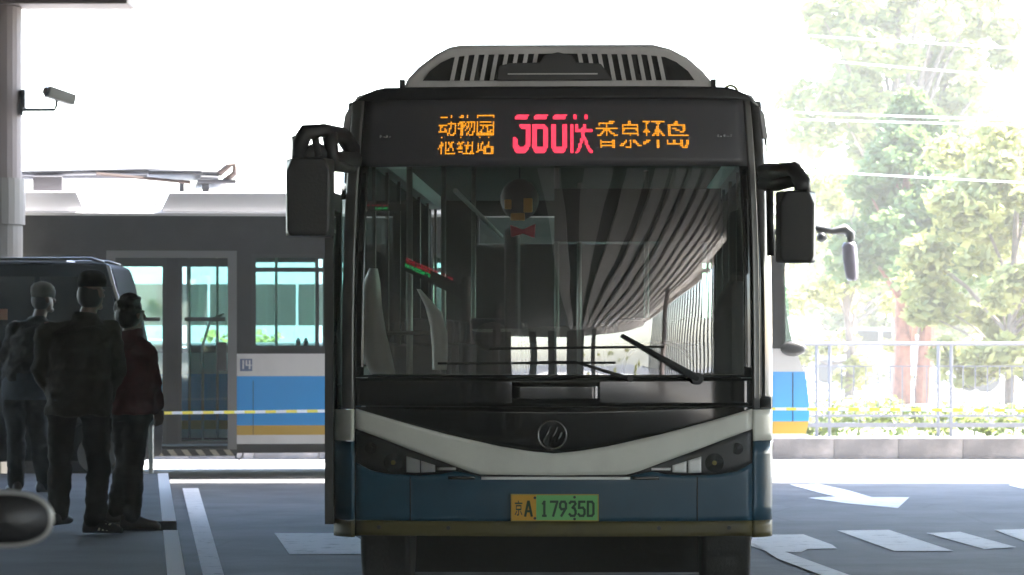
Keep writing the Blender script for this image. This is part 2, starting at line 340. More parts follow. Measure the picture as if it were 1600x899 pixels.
# unseen walls added to cut the light from left, rear and right
tb0 = empty('terminal_building', (-16.5, 0, 0), 'terminal building wall closing the left and rear of the covered bus station', 'building')
M_tw = mat('terminal_wall', (.10,.095,.09), .8, var=.1, vscale=.6)
MB().box(0, .4, -60, 28, 0, 5.7).build('wall', M_tw, tb0)  # left wall of the unseen light blocker
for x0_, x1_ in ((.4, 6.5), (9.4, 10.6), (12.6, 14.0), (15.6, 18.2), (19.5, 20.2)): MB().box(x0_, x1_, -60, -59.6, 0, 5.7).build('wall', M_tw, tb0)  # rear walls of the unseen light blocker
MB().box(25.7, 28.8, 0, 5.5, 0, 5.0).build('stair_block', M_tw, tb0)  # added out of view to give a dark shape in the windshield reflection
MB().box(56.4, 56.8, 2, 32, 0, 5.7).build('wall', M_tw, tb0)  # right wall of the unseen light blocker
MB().box(-.05, 0, -60, 28, 1.0, 2.6).build('window_band', M_glassd, tb0)
# the column in the frame
colm = empty('support_column', (-5.62, 37.33, 0), 'thick round grey pink station column at the left edge with a collar joint', 'column')
def crings(r, zs, n=28): return [[(r*math.cos(t*2*PI/n), r*math.sin(t*2*PI/n), z) for t in range(n)] for z in zs]
MB().loft(crings(.335, (0, 2.76))).build('lower_shaft', mat('column_pale', (.19,.18,.165), .7, dirt=.3, dirtcol=(.12,.11,.10)), colm, smooth=False)
MB().loft(crings(.36, (2.762, 3.26))).build('collar', MATS['column_pale'], colm)
MB().loft(crings(.325, (3.262, 5.11))).build('upper_shaft', M_column, colm)
MB().ell((-.14,-.30,3.32), (.16,.06,.08)).build('red_lamp', mat('dull_red', (.16,.03,.03), .5), colm, smooth=True)
MB().box(.325,.375,-.12,.0,4.02,4.22).build('junction_box', M_plasb, colm, bevel=.01)
cctv = empty('cctv_camera', (-5.27, 37.25, 4.0), 'security camera on a short arm fixed to the left station column', 'security camera')
MB().tube([(-.02,0,0),(.34,0,.0),(.36,0,.05),(.36,0,.10)], .018).build('arm', M_plasb, cctv)
MB().box(-.02,.0,-.05,.05,-.06,.06).build('wall_plate', M_plasb, cctv)
b = MB().box(-.055,.055,-.17,.17,-.06,.06).build('housing', mat('cctv_grey', (.12,.12,.10), .5), cctv, bevel=.01); b.location = (.40,0,.15); b.rotation_euler = (R(-14),0,R(-50))
b = MB().loft([[(.045*math.cos(t*PI/8), y, .045*math.sin(t*PI/8)) for t in range(16)] for y in (-.20,-.165)]).build('lens_ring', M_black, cctv); b.location = (.40,0,.15); b.rotation_euler = (R(-14),0,R(-50))

# ------------------------------------------------------------------ planter wall, railing
wall = empty('planter_wall', (0, 42.9, 0), 'low brown grey stone planter wall running along the far side of the road', 'wall')
blk = None
for i in range(-14, 20):
    if blk is None:
        blk = MB().box(0, .794, 0, .3, 0, .285).build('block', M_wallb, wall, bevel=.003); blk.location.x = i*.8
    else:
        o = blk.copy(); COL.objects.link(o); o.location.x = i*.8
MB().box(-11.2, 16, .02, .28, .287, .31).build('coping', mat('coping_stone', (.42,.38,.36), .8), wall)
MB().box(-11.2, 16, -.3, -.01, 0, .03).build('kerb', mat('kerb_stone', (.5,.48,.46), .8, var=.1), wall)
rl = empty('railing', (0, 43.05, .31), 'pale steel railing with paired posts standing on the planter wall', 'railing')
def rz(v): return H+(HV-v)/F*43.05-.31
def rx(u): return (u-800)/F*43.05
MB().tube([(-11,0,rz(539)),(15.5,0,rz(537))], .024).build('top_rail', M_rail, rl)
MB().box(-11,15.5,-.012,.012,rz(573.5),rz(571.5)).build('middle_rail', M_rail, rl)
MB().box(-11,15.5,-.015,.015,rz(652),rz(648)).build('bottom_rail', M_rail, rl)
MB().box(-11,15.5,-.02,.02,rz(668),rz(661)).build('base_rail', M_rail, rl)
post = None; bal = None
u = 1276-190*10
while u < 2400:
    for d in (0, 20):
        if post is None: post = MB().tube([(0,0,0),(0,0,rz(539))], .022).build('post', M_rail, rl); post.location.x = rx(u+d)
        else: o = post.copy(); COL.objects.link(o); o.location.x = rx(u+d)
    for k in range(1, 9):
        if bal is None: bal = MB().box(-.008,.008,-.008,.008,rz(651),rz(572)).build('baluster', M_rail, rl); bal.location.x = rx(u+20+k*19)
        else: o = bal.copy(); COL.objects.link(o); o.location.x = rx(u+20+k*19)
    u += 190

# ------------------------------------------------------------------ vegetation
ML = [leafmat('leaf_bright', (.26,.29,.09), (.13,.17,.05), .5), leafmat('leaf_dark', (.13,.18,.06), (.07,.12,.03), .45), leafmat('leaf_yellow', (.34,.33,.12), (.18,.20,.06), .5)]
M_bark = mat('bark_red', (.20,.09,.06), .9, var=.3, vscale=9, bump=.6); M_bark2 = mat('bark_grey', (.14,.11,.09), .9, var=.3, vscale=9, bump=.6)
def leaves(centers, per, size, m, name, parent, seed=0):
    rnd = random.Random(seed); mb = MB()
    for (c, r) in centers:
        for _ in range(per):
            d = Vector((rnd.gauss(0,1), rnd.gauss(0,1), rnd.gauss(0,1))).normalized()*r*(rnd.random()**.45)
            p = Vector(c)+Vector((d.x, d.y, d.z*.75))
            a = Vector((rnd.gauss(0,1), rnd.gauss(0,1), rnd.gauss(0,.5))).normalized(); b = a.cross(Vector((rnd.gauss(0,1), rnd.gauss(0,1), rnd.gauss(0,1)))).normalized()
            s = size*(.6+.8*rnd.random())
            mb.add([p-a*s, p-b*s*.5, p+a*s, p+b*s*.5], [(0,1,2,3)])
    me = bpy.data.meshes.new(name); me.from_pydata(mb.v, [], mb.f); me.materials.append(m)
    o = bpy.data.objects.new(name, me); COL.objects.link(o); o.parent = parent
    return o
def tree(x, y, h, cr, cz, label, m, bark, n=34, per=170, leaf=.16, tr=.2, seed=1, squash=1., trunks=1, shape='round', group=None):
    rnd = random.Random(seed)
    root = empty('tree' if shape == 'round' else 'conifer_tree', (x, y, 0), label, 'tree', group=group)
    tm = MB(); cs = []
    for k in range(trunks):
        ox = (k-(trunks-1)/2)*tr*2.6
        pts = [(ox, 0, -.1), (ox*1.1+.05, 0, h*.25), (ox*1.2+rnd.uniform(-.2,.2), 0, h*.55), (ox+rnd.uniform(-.3,.3), 0, h*.85)]
        tm.tube(pts, [tr*1.25, tr, tr*.7, tr*.25], 9)
    for i in range(n):
        if shape == 'round':
            while True:
                p = Vector((rnd.uniform(-1,1), rnd.uniform(-1,1), rnd.uniform(-1,1)))
                if .25 < p.length < 1: break
            c = Vector((p.x*cr, p.y*cr, cz+p.z*(h-cz)*squash)); rr = cr*rnd.uniform(.16,.30)
        else:
            t = i/n; a = rnd.uniform(0, 2*PI); ra = cr*(1-t)**.8*rnd.uniform(.35,1)
            c = Vector((ra*math.cos(a), ra*math.sin(a), cz+t*(h-cz))); rr = cr*(.34-.2*t)
        cs.append((c, rr))
        if i % 3 == 0: tm.tube([(0,0,max(h*.2, c.z*.55)), (c.x*.5, c.y*.5, c.z*.8+.05), tuple(c)], [tr*.45, tr*.25, tr*.08], 5)
    tm.build('trunk', bark, root)
    leaves(cs, per, leaf, m, 'crown', root, seed)
    return root
tr_ = [
 (1405,72,10.8,2.3,7.0,'tall pale green tree whose round crown fills the upper right of the view',ML[0],M_bark2,80,260,.13,.17,3,1.,1,'round'),
 (1425,62,5.9,1.7,2.7,'conical dark green conifer with forked reddish trunks right of the hanging mirror',ML[1],M_bark,74,280,.10,.15,5,1.,2,'cone'),
 (1575,58,5.6,1.7,3.1,'yellow green bushy tree at the far right edge behind the railing',ML[2],M_bark2,60,260,.11,.08,6,1.,1,'round'),
 (1325,66,5.4,1.3,2.9,'loose pale tree between the coach mirror and the dark conifer',ML[2],M_bark2,34,150,.09,.08,8,1.,1,'round'),
 (1250,84,8.5,1.9,5.0,'sparse washed out tree just right of the near bus roof',ML[2],M_bark2,24,60,.12,.12,9,1.,1,'round'),
 (1500,80,7.6,2.6,4.5,'sunlit bushy tree behind the far right yellow green tree',ML[0],M_bark2,60,220,.12,.14,12,1.,1,'round'),
 (1490,96,6.5,3.6,3.4,'distant low tree seen between the conifer trunk and the right edge',ML[2],M_bark2,70,240,.13,.12,13,1.,1,'round'),
 (1330,92,7.0,2.6,4.2,'distant broad tree behind the loose pale tree',ML[0],M_bark2,46,170,.13,.14,14,1.,1,'round'),
]
for (u,Y,h,cr,cz,lab,m,bk,n,per,leaf,tr,sd_,sq,tk,shp) in tr_:
    tree((u-800)/F*Y, Y, h, cr, cz, lab, m, bk, n, per, leaf, tr, sd_, sq, tk, shp)
# low planting behind the railing
def low_hedge(x0, x1, y, h, seed, label, name='hedge', m=ML[0]):
    rnd = random.Random(seed); root = empty(name, ((x0+x1)/2, y, .24), label, 'hedge')
    cs = []; x = x0
    while x < x1:
        cs.append((Vector((x-(x0+x1)/2, rnd.uniform(-.3,.3), rnd.uniform(.1,h))), rnd.uniform(.12,.3))); x += .09
    leaves(cs, 70, .05, m, 'foliage', root, seed)
    st = MB()
    for i in range(int((x1-x0)/.5)): st.tube([(x0+.25+i*.5-(x0+x1)/2,0,-.05),(x0+.3+i*.5-(x0+x1)/2,0,h*.7)], .012, 5)
    st.build('stems', M_bark2, root)
    return root
low_hedge(3.2, 11.5, 44.6, .42, 21, 'bright green low hedge growing behind the railing on the right')
low_hedge(-11, -1.5, 45.2, .35, 22, 'low green planting glimpsed beneath and through the trolleybus on the left')
# overhead wires
for i, (v0, v1, Y) in enumerate(((50,72,50),(85,118,50),(173,182,52),(184,190,52),(262,282,56))):
    a = P(1180, v0, Y); c = P(1660, v1, Y); a2 = a+(a-c)*.12; c2 = c+(c-a)*3
    mid = []
    for k in range(13):
        t = k/12; q = a2.lerp(c2, t); q.z -= 1.2*t*(1-t)*(.3); mid.append(tuple(q))
    o = MB().tube(mid, .011, 5).build('overhead_wire', mat('wire_grey', (.75,.75,.75), .5))
    tag(o, ['topmost thin wire crossing the crown of the tall tree','second wire from the top across the tall tree','upper wire of the close pair at middle height','lower wire of the close pair at middle height','lowest wire sagging above the conifer'][i], 'wire', 'overhead trolley wires at the right')

# ================================================================== NEAR BUS
bus = empty('city_bus', (.24, 20, 0), 'large white and blue city bus facing us head on with lit route sign', 'bus', rz=R(-1.5))
U0 = 865.
def bx(u): return (u-U0)/270.
def bz(v): return H+(HV-v)/270.
def Sy(x, z):
    a = min(abs(x)/1.28, 1.)
    y = .12*a*a+.06*a**6
    if abs(x) > 1.14: t = min((abs(x)-1.14)/.14, 1.); y += .15*(1-math.sqrt(max(0, 1-t*t*.97)))
    t = min(max((x-.05)/1.1, 0), 1); z0 = 1.36+.20*t*t*(3-2*t)
    y += .058*max(0, z-z0)**2+(.035*(z-1.3)**2 if z < 1.3 else 0)
    return y
def tap(z): return 1-.045*max(0, (z-1.)/1.95)**3
def patch(name, x0, x1, zl, zu, off, m, nx=24, nz=8, thick=.012, kind=None, label=None, parent=None):
    fl = zl if callable(zl) else (lambda x: zl); fu = zu if callable(zu) else (lambda x: zu)
    mb = MB(); vs = []
    for i in range(nx+1):
        x = x0+(x1-x0)*i/nx
        for j in range(nz+1):
            z = fl(x)+(fu(x)-fl(x))*j/nz
            vs.append((x*tap(z), Sy(x, z)+off, z))
    fs = [(i*(nz+1)+j, (i+1)*(nz+1)+j, (i+1)*(nz+1)+j+1, i*(nz+1)+j+1) for i in range(nx) for j in range(nz)]
    me = bpy.data.meshes.new(name); me.from_pydata(vs, [], fs); me.materials.append(m); me.shade_smooth()
    o = bpy.data.objects.new(name, me); COL.objects.link(o); o.parent = parent or bus
    if thick: so_ = o.modifiers.new('s', 'SOLIDIFY'); so_.thickness = thick; so_.offset = -1
    if label: o['label'] = label
    return o
sym = lambda pts: (lambda x: bz(interp(pts, U0-abs(x)*270)))
st_top = sym([(553,640),(620,659),(700,680),(780,698),(830,706),(865,709)])
st_bot = sym([(553,671),(600,688),(650,707),(700,725),(735,738),(752,742),(865,743)])
hl_bot = sym([(553,724),(575,736),(600,741),(650,743),(690,741),(712,736),(735,741),(752,745),(865,745)])
XW = 1.155
patch('route_sign_header', -XW, XW, bz(258), lambda x: bz(150), 0, M_header, 40, 8)
def cap_top(x): return 3.012-.08*max(0, (abs(x)-1.03)/.2)**2
patch('roof_front_cap', -1.25, 1.25, lambda x: min(bz(152), cap_top(x)-.01), cap_top, -.012, mat('cap_black', (.018,.018,.02), .4), 50, 4, thick=.06)
ws = patch('windshield', -XW+.045, XW-.045, bz(586), bz(262), .004, M_wind, 48, 28, thick=0)
for sx in (-1, 1):
    patch('windshield_border', sx*(XW-.047), sx*XW, bz(590), bz(258), 0, M_black, 3, 20)
patch('windshield_border', -XW+.047, XW-.047, bz(590), bz(586.5), .0, M_black, 40, 2)
patch('front_panel', -XW, XW, bz(635), bz(591.5), 0, M_black, 48, 8, label='glossy black panel under the windshield')
patch('front_panel', -XW, XW, lambda x: min(st_top(x)+.003, bz(637)), bz(637), 0, M_black, 48, 8)
patch('access_flap', bx(800), bx(938), bz(631), bz(597), -.006, M_black, 10, 4, thick=.008)
patch('front_stripe', -XW, XW, st_bot, st_top, -.012, M_white, 60, 6, thick=.02, label='wide white chevron stripe')
M_refl = mat('reflector_silver', (.9,.9,.88), .45, metal=.2)
patch('chrome_strip', bx(752), bx(985), bz(750), bz(745.5), -.016, M_refl, 20, 2)
patch('bumper', -XW, XW, bz(815), lambda x: hl_bot(x)-.004, -.006, M_blue, 60, 10, thick=.03)
patch('bumper_skirt', -XW, XW, bz(839), bz(816), -.004, M_olive, 40, 3, thick=.03, label='worn yellow strip along the bottom of the bumper')
# headlights
M_refl = mat('reflector_silver', (.9,.9,.88), .45, metal=.2)
for s in (-1, 1):
    hh = empty('headlight', (0,0,0), '', ''); hh.parent = bus; del hh['label']; del hh['category']
    f = lambda u: s*abs(bx(u))
    patch('housing', f(553), f(735), hl_bot, lambda x: st_bot(x)-.003, .02, M_plasb, 22, 6, thick=.01, parent=hh)
    patch('reflector', f(634), f(655), lambda x: hl_bot(x)+.012, lambda x: bz(interp([(634,714),(680,728)], U0-abs(x)*270)), .004, M_refl, 5, 4, thick=.004, parent=hh)
    patch('reflector', f(657), f(679), lambda x: hl_bot(x)+.012, lambda x: bz(interp([(634,714),(680,728)], U0-abs(x)*270)), .004, M_refl, 5, 4, thick=.004, parent=hh)
    patch('trim_strip', f(682), f(712), bz(735.5), bz(731.5), .002, M_refl, 5, 2, thick=.004, parent=hh)
    MB().disc_y(f(613), bz(724), Sy(f(613), bz(724))-.002, Sy(f(613), bz(724))+.02, .055, 24, .03).build('lamp_bowl', M_dchrome, hh, smooth=True)
    MB().disc_y(f(613), bz(724), Sy(f(613), bz(724))-.006, Sy(f(613), bz(724)), .014, 12).build('bulb', mat('bulb_yellow', (.28,.24,.05), .3), hh)
    MB().disc_y(f(577), bz(702), Sy(f(577), bz(702))+.004, Sy(f(577), bz(702))+.02, .035, 20, .02).build('side_lamp', M_dchrome, hh, smooth=True)
    patch('lens', f(555), f(733), lambda x: hl_bot(x)+.004, lambda x: st_bot(x)-.006, -.012, M_lens, 22, 6, thick=0, parent=hh)
    patch('fog_cover', f(700), f(742), lambda x: bz(745)-.018, lambda x: bz(745)+.0, -.014, M_dchrome, 6, 2, thick=.004, parent=hh)
# corner pillars
for s in (-1, 1):
    patch('corner_pillar', s*1.165, s*(1.225 if s < 0 else 1.2), bz(640), bz(153), -.002, M_silver, 8, 24, thick=.02)
    if s > 0: patch('corner_quarterlight', 1.202, 1.28, bz(640), bz(153), .002, M_black, 8, 24, thick=.02)
    else:
        patch('corner_quarterlight', -1.28, -1.227, bz(600), bz(310), .002, M_glass, 8, 12, thick=0)
        patch('corner_trim', -1.28, -1.227, bz(308), bz(153), .002, M_black, 8, 6, thick=.02); patch('corner_trim', -1.28, -1.227, bz(640), bz(602), .002, M_black, 8, 6, thick=.02)
    patch('corner_panel', s*1.162, s*1.28, bz(690), bz(641), -.002, M_white, 8, 4, thick=.02)
    patch('corner_bumper', s*1.162, s*1.28, bz(815), bz(691), -.004, M_blue, 8, 6, thick=.02)
    patch('corner_skirt', s*1.162, s*1.28, bz(842), bz(816), -.004, M_olive, 8, 3, thick=.02)
    patch('pillar_gasket', s*1.155, s*1.163, bz(839), bz(153), .012, M_rubber, 2, 24, thick=.01)
for u_ in (640, 1090): patch('bumper_seam', bx(u_-1), bx(u_+1), bz(815), hl_bot(bx(u_))-.012, -.009, M_rubber, 1, 6, thick=.004)
for u_, v_ in ((590,826),(700,826),(1030,826),(1140,826)): MB().disc_y(bx(u_), bz(v_), Sy(bx(u_), bz(v_))-.012, Sy(bx(u_), bz(v_)), .012, 10).build('bolt', M_plasb, bus)
# emblem
ex, ez = bx(863), bz(680); ey = Sy(ex, ez)-.012
em = MB().tube([(ex+.082*math.cos(t*PI/16), ey, ez+.082*math.sin(t*PI/16)) for t in range(32)], .007, 6, closed=True)
em.tube([(ex-.05, ey, ez-.045), (ex-.01, ey, ez+.05)], .006, 6); em.tube([(ex-.01, ey, ez-.05), (ex+.03, ey, ez+.045)], .006, 6); em.tube([(ex+.03, ey, ez-.05), (ex+.055, ey, ez+.015)], .006, 6)
em.build('emblem', M_dchrome, bus, smooth=True)
# licence plate
px0, px1, pz0, pz1 = bx(800), bx(934), bz(813), bz(774); py = Sy(0, .5)-.03
plate = MB().box(px0-.006, px1+.006, py, py+.02, pz0-.006, pz1+.006).build('licence_plate', mat('plate_rim', (.42,.30,.04), .5), bus)
MB().box(px0, bx(838), py-.004, py, pz0, pz1).build('yellow_field', M_plateY, plate)
MB().box(bx(838)+.0005, px1, py-.004, py, pz0, pz1).build('green_field', M_plateG, plate)
ty = py-.006
def seg(mb, pts, r=.0068):
    for a, b in zip(pts, pts[1:]):
        d = Vector((b[0]-a[0], b[1]-a[1])); n = Vector((-d.y, d.x)).normalized()*r; e = d.normalized()*r*.8
        mb.prism([(a[0]+n.x-e.x, a[1]+n.y-e.y), (b[0]+n.x+e.x, b[1]+n.y+e.y), (b[0]-n.x+e.x, b[1]-n.y+e.y), (a[0]-n.x-e.x, a[1]-n.y-e.y)], ty-.0005*random.random(), ty+.001)
GL = {'1': [[(.25,.85),(.55,1),(.55,0)],[(.25,0),(.85,0)]], '7': [[(0,1),(1,1),(.38,0)]],
 '9': [[(.25,0),(.95,.55),(.95,.85),(.75,1),(.25,1),(.05,.85),(.05,.6),(.25,.46),(.9,.5)]],
 '3': [[(.05,.9),(.25,1),(.8,1),(.95,.85),(.5,.58),(.8,.52),(.95,.35),(.95,.15),(.75,0),(.25,0),(.02,.12)]],
 '5': [[(.95,1),(.15,1),(.1,.56),(.7,.58),(.95,.42),(.95,.15),(.75,0),(.25,0),(.02,.12)]],
 'D': [[(.08,0),(.08,1),(.7,1),(.95,.85),(.95,.15),(.7,0),(.08,0)]], 'A': [[(0,0),(.45,1),(.55,1),(1,0)],[(.18,.32),(.82,.32)]]}
for ch, ua, ub in (('A',821,831),('1',847,854),('7',861,871),('9',875,885),('3',890,900),('5',904,914),('D',918,928)):
    mb = MB()
    for s_ in GL[ch]: seg(mb, [(bx(ua+a*(ub-ua)), bz(806-22*b)) for a, b in s_])
    mb.build('plate_character', M_ink, plate)
text_mesh('京', 'plate_character', M_ink, plate, bx(804.5), bz(806), 12/270, 24/270, ty-.001, .01)
for u_, v_ in ((836,778),(836,810),(898,777),(898,811)):
    MB().disc_y(bx(u_), bz(v_), ty-.002, ty+.004, .008, 10).build('bolt', M_plasb, plate)
# LED route sign
def leds(rows, u0, v0, pu, pv, m, name, cuts, blank=(), q=.38):
    n = max(len(r) for r in rows); cuts = [0]+list(cuts)+[n]
    for ca, cb in zip(cuts, cuts[1:]):
        mb = MB()
        for j, r in enumerate(rows):
            if j in blank: continue
            for i in range(ca, min(cb, len(r))):
                if r[i] != '1': continue
                x = bx(u0+(i+.5)*pu); z = bz(v0+(j+.5)*pv); y = Sy(x, z)-.004; x *= tap(z); a = pu*q/270; b_ = pv*q/270
                mb.add([(x-a,y,z-b_),(x+a,y,z-b_),(x+a,y,z+b_),(x-a,y,z+b_)], [(0,1,2,3)])
        o = mb.build(name, m, bus)
def hx(l, wd): return [bin(int(s_, 16))[2:].zfill(wd) for s_ in l]
L1 = hx(['40c81ffe','3e41c81002','41efd7fa','1fbd55002','7e4af557fe','3048ed5162','24cbca5122','2688d2522e','7e88c4d63a','198cc9ffe','170cb9ffe'], 39)
L2 = hx(['1000800410','13f09f8410','7a11849f1e','12b1648110','1ae3c48b10','3a609f8a30','3261cc8afe','5293cc8ac6','1390088fc6','1201c998c6','13f83fc0fe'], 39)
RR = hx(['780300fbfe0300','3ff0030030700700','21003ff820207ff8','100200820606018','fffe3ff820606e18','7c0301870f06398','d602008f8f86070','19383ff821ec6000','710e010823667ffe','fffe7d9826660406','10180df020608c66','1018096038608c66','1ff81970f0608c66','10187118c060ffe6','1ff8e10e0060006c','10180f000060003c'], 64)
L1 = ['0'*39]+L1; L1 = [L1[1], L1[2]]+['0'*39]*2+L1[3:]
leds(L1[:2]+['0'*39]*2+L1[4:], 677, 177, 91/38, 2.55, M_amber, 'route_character', (13,26))
leds(['0'*39]+L2, 677, 209, 91/38, 2.55, M_amber, 'route_character', (13,26), blank=(2,3))
leds(RR, 933, 187, 152/63.5, 2.7, M_amber, 'route_character', (16,32,48), blank=(9,10))
D = ['..########....########....########....##.....##', '.########....########....########.....##.....##', '.########....########....########.....##.....##', '', '', '', '....#######.########....###....###..##.##...##....', '....#######.#########...###....###..##.##...##....', '.....######.##########..###....###..##.##..###....', '........###.###....###..###....###..##.###########', '........###.###....###..###....###..##.###########', '........###.###....###..###....###..##.....##.....', '........###.###....###..###....###..##.....##.....', '........###.###....###..###....###..##.....##.....', '##......###.###....###..###....###..##.....###....', '###.....###.###....###..###....###..##....####....', '###.....###.###....###..###....###..##....##.##...', '###.....###.###....###..###....###..##....##.##...', '###.....###.###....###..###....###..##...##..##...', '####...####.###....###..###....###..##...##...##..', '##########..##########..##########..##...##...##..', '.#########...########....########...##..##.....##.', '.########....########....########...##..##.....###', '..######......######......######....##.##.......##']
D = [r.replace('#','1').replace('.','0') for r in D]
leds(D, 799, 177, 2.58, 2.55, M_red, 'route_character', (12,24,36), q=.48)
for u_ in (590, 1122):
    mb = MB()
    for k in range(5): mb.box(bx(u_+k*5), bx(u_+k*5+2.5), Sy(bx(u_), 2.7)-.004, Sy(bx(u_), 2.7)+.002, bz(212), bz(208+(k % 2)*2))
    mb.build('vent_marks', M_dchrome, bus)
# body shell
Lb = 11.8
roofp = [(-1.255, 2.72), (-1.235, 2.86), (-1.16, 2.97), (-1.0, 3.02), (1.0, 3.02), (1.16, 2.97), (1.235, 2.86), (1.255, 2.72), (1.2, 2.72), (1.12, 2.86), (.9, 2.9), (-.9, 2.9), (-1.12, 2.86), (-1.2, 2.72)]
MB().prism(roofp, .34, Lb, 'y').build('roof', M_fwhite, bus)
MB().box(-1.1, 1.1, .3, .345, 2.56, 2.98).build('sign_box', M_dark, bus)
for s in (-1, 1):
    a, c = (1.235*s, 1.275*s) if s > 0 else (1.275*s, 1.235*s)
    MB().box(a, c, .37, 1.9 if s > 0 else .42, .42, 1.16).build('side_panel', M_blue, bus)
    MB().box(a, c, 1.9 if s > 0 else 1.75, Lb, .42, 1.16).build('side_panel', M_blue, bus)
    MB().box(a, c, .42 if s > 0 else 1.75, Lb, 1.16, 1.36).build('side_band', M_fwhite, bus)
    yy = .42 if s > 0 else 1.75
    while yy < Lb-.3:
        y2 = min(yy+1.42, Lb)
        MB().box(a, c, y2-.09, y2, 1.36, 2.72).build('window_post', M_plasb, bus)
        MB().box(s*1.25-.004, s*1.25+.004, yy, y2-.09, 1.36, 2.72).build('side_window', M_glass, bus)
        yy = y2
    # wheels
    for wy in (2.75, 8.7):
        wh = MB().disc_x(wy, .48, (1.08 if s > 0 else -1.22), (1.22 if s > 0 else -1.08), .48).build('wheel', M_rubber, bus, bevel=.03)
        MB().disc_x(wy, .48, s*1.215, s*1.235, .24).build('rim', M_steel, wh)
    # front wheels show under the bumper
    MB().box(s*1.12-.02, s*1.12+.02, 2.1, 2.14, .12, .46).build('mud_flap', M_rubber, bus)
for s in (-1, 1):
    wh = MB().disc_x(1.25, .42, s*1.03-.15, s*1.03+.15, .42).build('front_tyre', M_rubber, bus, bevel=.04)
MB().box(-1.2, 1.2, .3, Lb, .38, .46).build('floor', M_dark, bus)
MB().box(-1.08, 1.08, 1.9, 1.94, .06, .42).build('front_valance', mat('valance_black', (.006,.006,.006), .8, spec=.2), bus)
MB().box(-1.18, 1.18, .36, Lb-.1, 2.80, 2.84).build('ceiling_liner', M_dark, bus)
MB().box(-.8, .8, 1.6, 1.8, .28, .40).build('front_axle', MATS['valance_black'], bus)
MB().box(-.5, .5, 2.2, 6, .2, .38).build('underbody', MATS['valance_black'], bus)
rw = MB().box(-1.2, 1.2, Lb-.06, Lb, .42, 2.4).box(-1.2, -.85, Lb-.06, Lb, 2.4, 2.72).box(.85, 1.2, Lb-.06, Lb, 2.4, 2.72).box(-1.2, 1.2, Lb-.06, Lb, 2.66, 2.9)
rw.build('rear_wall', M_dark, bus)
MB().box(-.84, .84, Lb-.03, Lb-.02, 2.41, 2.65).build('rear_window', M_glass, bus)
# front door leaf standing open on the left
dl = MB().box(-1.338, -1.288, .15, .22, .457, 2.4).box(-1.338, -1.288, .78, .85, .457, 2.4).box(-1.338, -1.288, .22, .78, .457, .62).box(-1.338, -1.288, .22, .78, 2.3, 2.4).build('door_leaf', M_plasb, bus, label='black folded door leaf standing open on the left side')
MB().box(-1.32, -1.305, .22, .78, .62, 2.3).build('pane', M_glassd, dl)
# interior
MB().box(-1.1, 1.1, .25, .62, 1.12, 1.33).build('dashboard', M_dark, bus, bevel=.03)
MB().box(-1.1, 1.1, .16, .24, .5, 1.3).build('bulkhead', M_dark, bus)
def ip(u, v, dy):   # pixel -> local point dy metres behind the nose plane
    Y = 20+dy; w_ = P(u, v, Y); c, s_ = math.cos(R(1.5)), math.sin(R(1.5)); X = w_.x-.24; Y2 = Y-20
    return Vector((X*c-Y2*s_, X*s_+Y2*c, w_.z))
def ribbon(name, lp, rp, dy, m, th=.05, n=24):
    """panel between a left and a right outline given as pixel lists (u,v), bulging forward"""
    v0, v1 = lp[0][1], lp[-1][1]; mb = MB(); rings = []
    for i in range(n+1):
        v = v0+(v1-v0)*i/n
        ul = interp([(b, a) for a, b in lp], v); ur = interp([(b, a) for a, b in rp], v)
        A = ip(ul, v, dy); B = ip(ur, v, dy); ring = []
        for t in range(16):
            an = t*2*PI/16; k = (1-math.cos(an))/2
            q = A.lerp(B, k); q.y += -th*math.sin(an); ring.append(tuple(q))
        rings.append(ring)
    return mb.loft(rings).build(name, m, bus, smooth=True)
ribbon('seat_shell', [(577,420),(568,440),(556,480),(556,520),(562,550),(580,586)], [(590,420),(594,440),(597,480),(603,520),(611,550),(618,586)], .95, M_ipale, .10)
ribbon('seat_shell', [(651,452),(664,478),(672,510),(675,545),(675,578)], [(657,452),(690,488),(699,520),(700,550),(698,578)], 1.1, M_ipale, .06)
ds = ribbon('driver_seat', [(1140,440),(1122,462),(1108,510),(1096,550),(1088,590)], [(1165,440),(1172,462),(1176,510),(1178,550),(1180,590)], .85, M_seat, .09)
for (u_, v0_, v1_, dy, r_) in ((693,262,575,2.2,.017),(740,300,520,4.5,.017),(870,330,540,5.5,.018),(905,376,520,8,.02),(640,262,580,1.6,.02),(1010,400,520,6,.02)):
    a, c = ip(u_, v0_, dy), ip(u_, v1_, dy); c.z = .46; a.z = 2.88
    MB().tube([a, c], r_, 10).build('grab_pole', M_steel, bus, smooth=True)
for s in (-1, 1): MB().tube([(s*.62, 1.2, 2.45), (s*.62, 11, 2.45)], .016).build('ceiling_rail', M_steel, bus)
MB().tube([ip(553,522,1.4), ip(672,520,1.4)], .012).build('grab_rail', M_steel, bus)
for k in range(7):
    for x_ in (-.95, -.5, .5, .95):
        yb = 3.2+k*1.15
        st = MB().box(x_-.2, x_+.2, yb, yb+.4, .82, .9).box(x_-.2, x_+.2, yb+.36, yb+.44, .9, 1.5).box(x_-.12, x_+.12, yb+.37, yb+.43, 1.5, 1.68)
        st.build('passenger_seat', M_seat, bus, bevel=.02)
MB().box(-.0, .98, .35, .4, bz(375), bz(291)).build('sun_blind', mat('blind_dark', (.05,.045,.045), .8), bus, label='dark roller blind pulled down behind the windshield on the right')
MB().box(-.3, -.22, .6, 1.2, 1.3, 2.2).build('fare_machine', M_dark, bus, bevel=.02)
MB().box(.3, .34, 1.25, 2.0, .46, 1.75).build('driver_partition', M_dark, bus)
sw = MB().tube([(.62+.21*math.cos(t*PI/12), .70+.10*math.sin(t*PI/12), 1.36+.16*math.sin(t*PI/12)) for t in range(24)], .014, 6, closed=True)
sw.build('steering_wheel', M_plasb, bus, smooth=True)
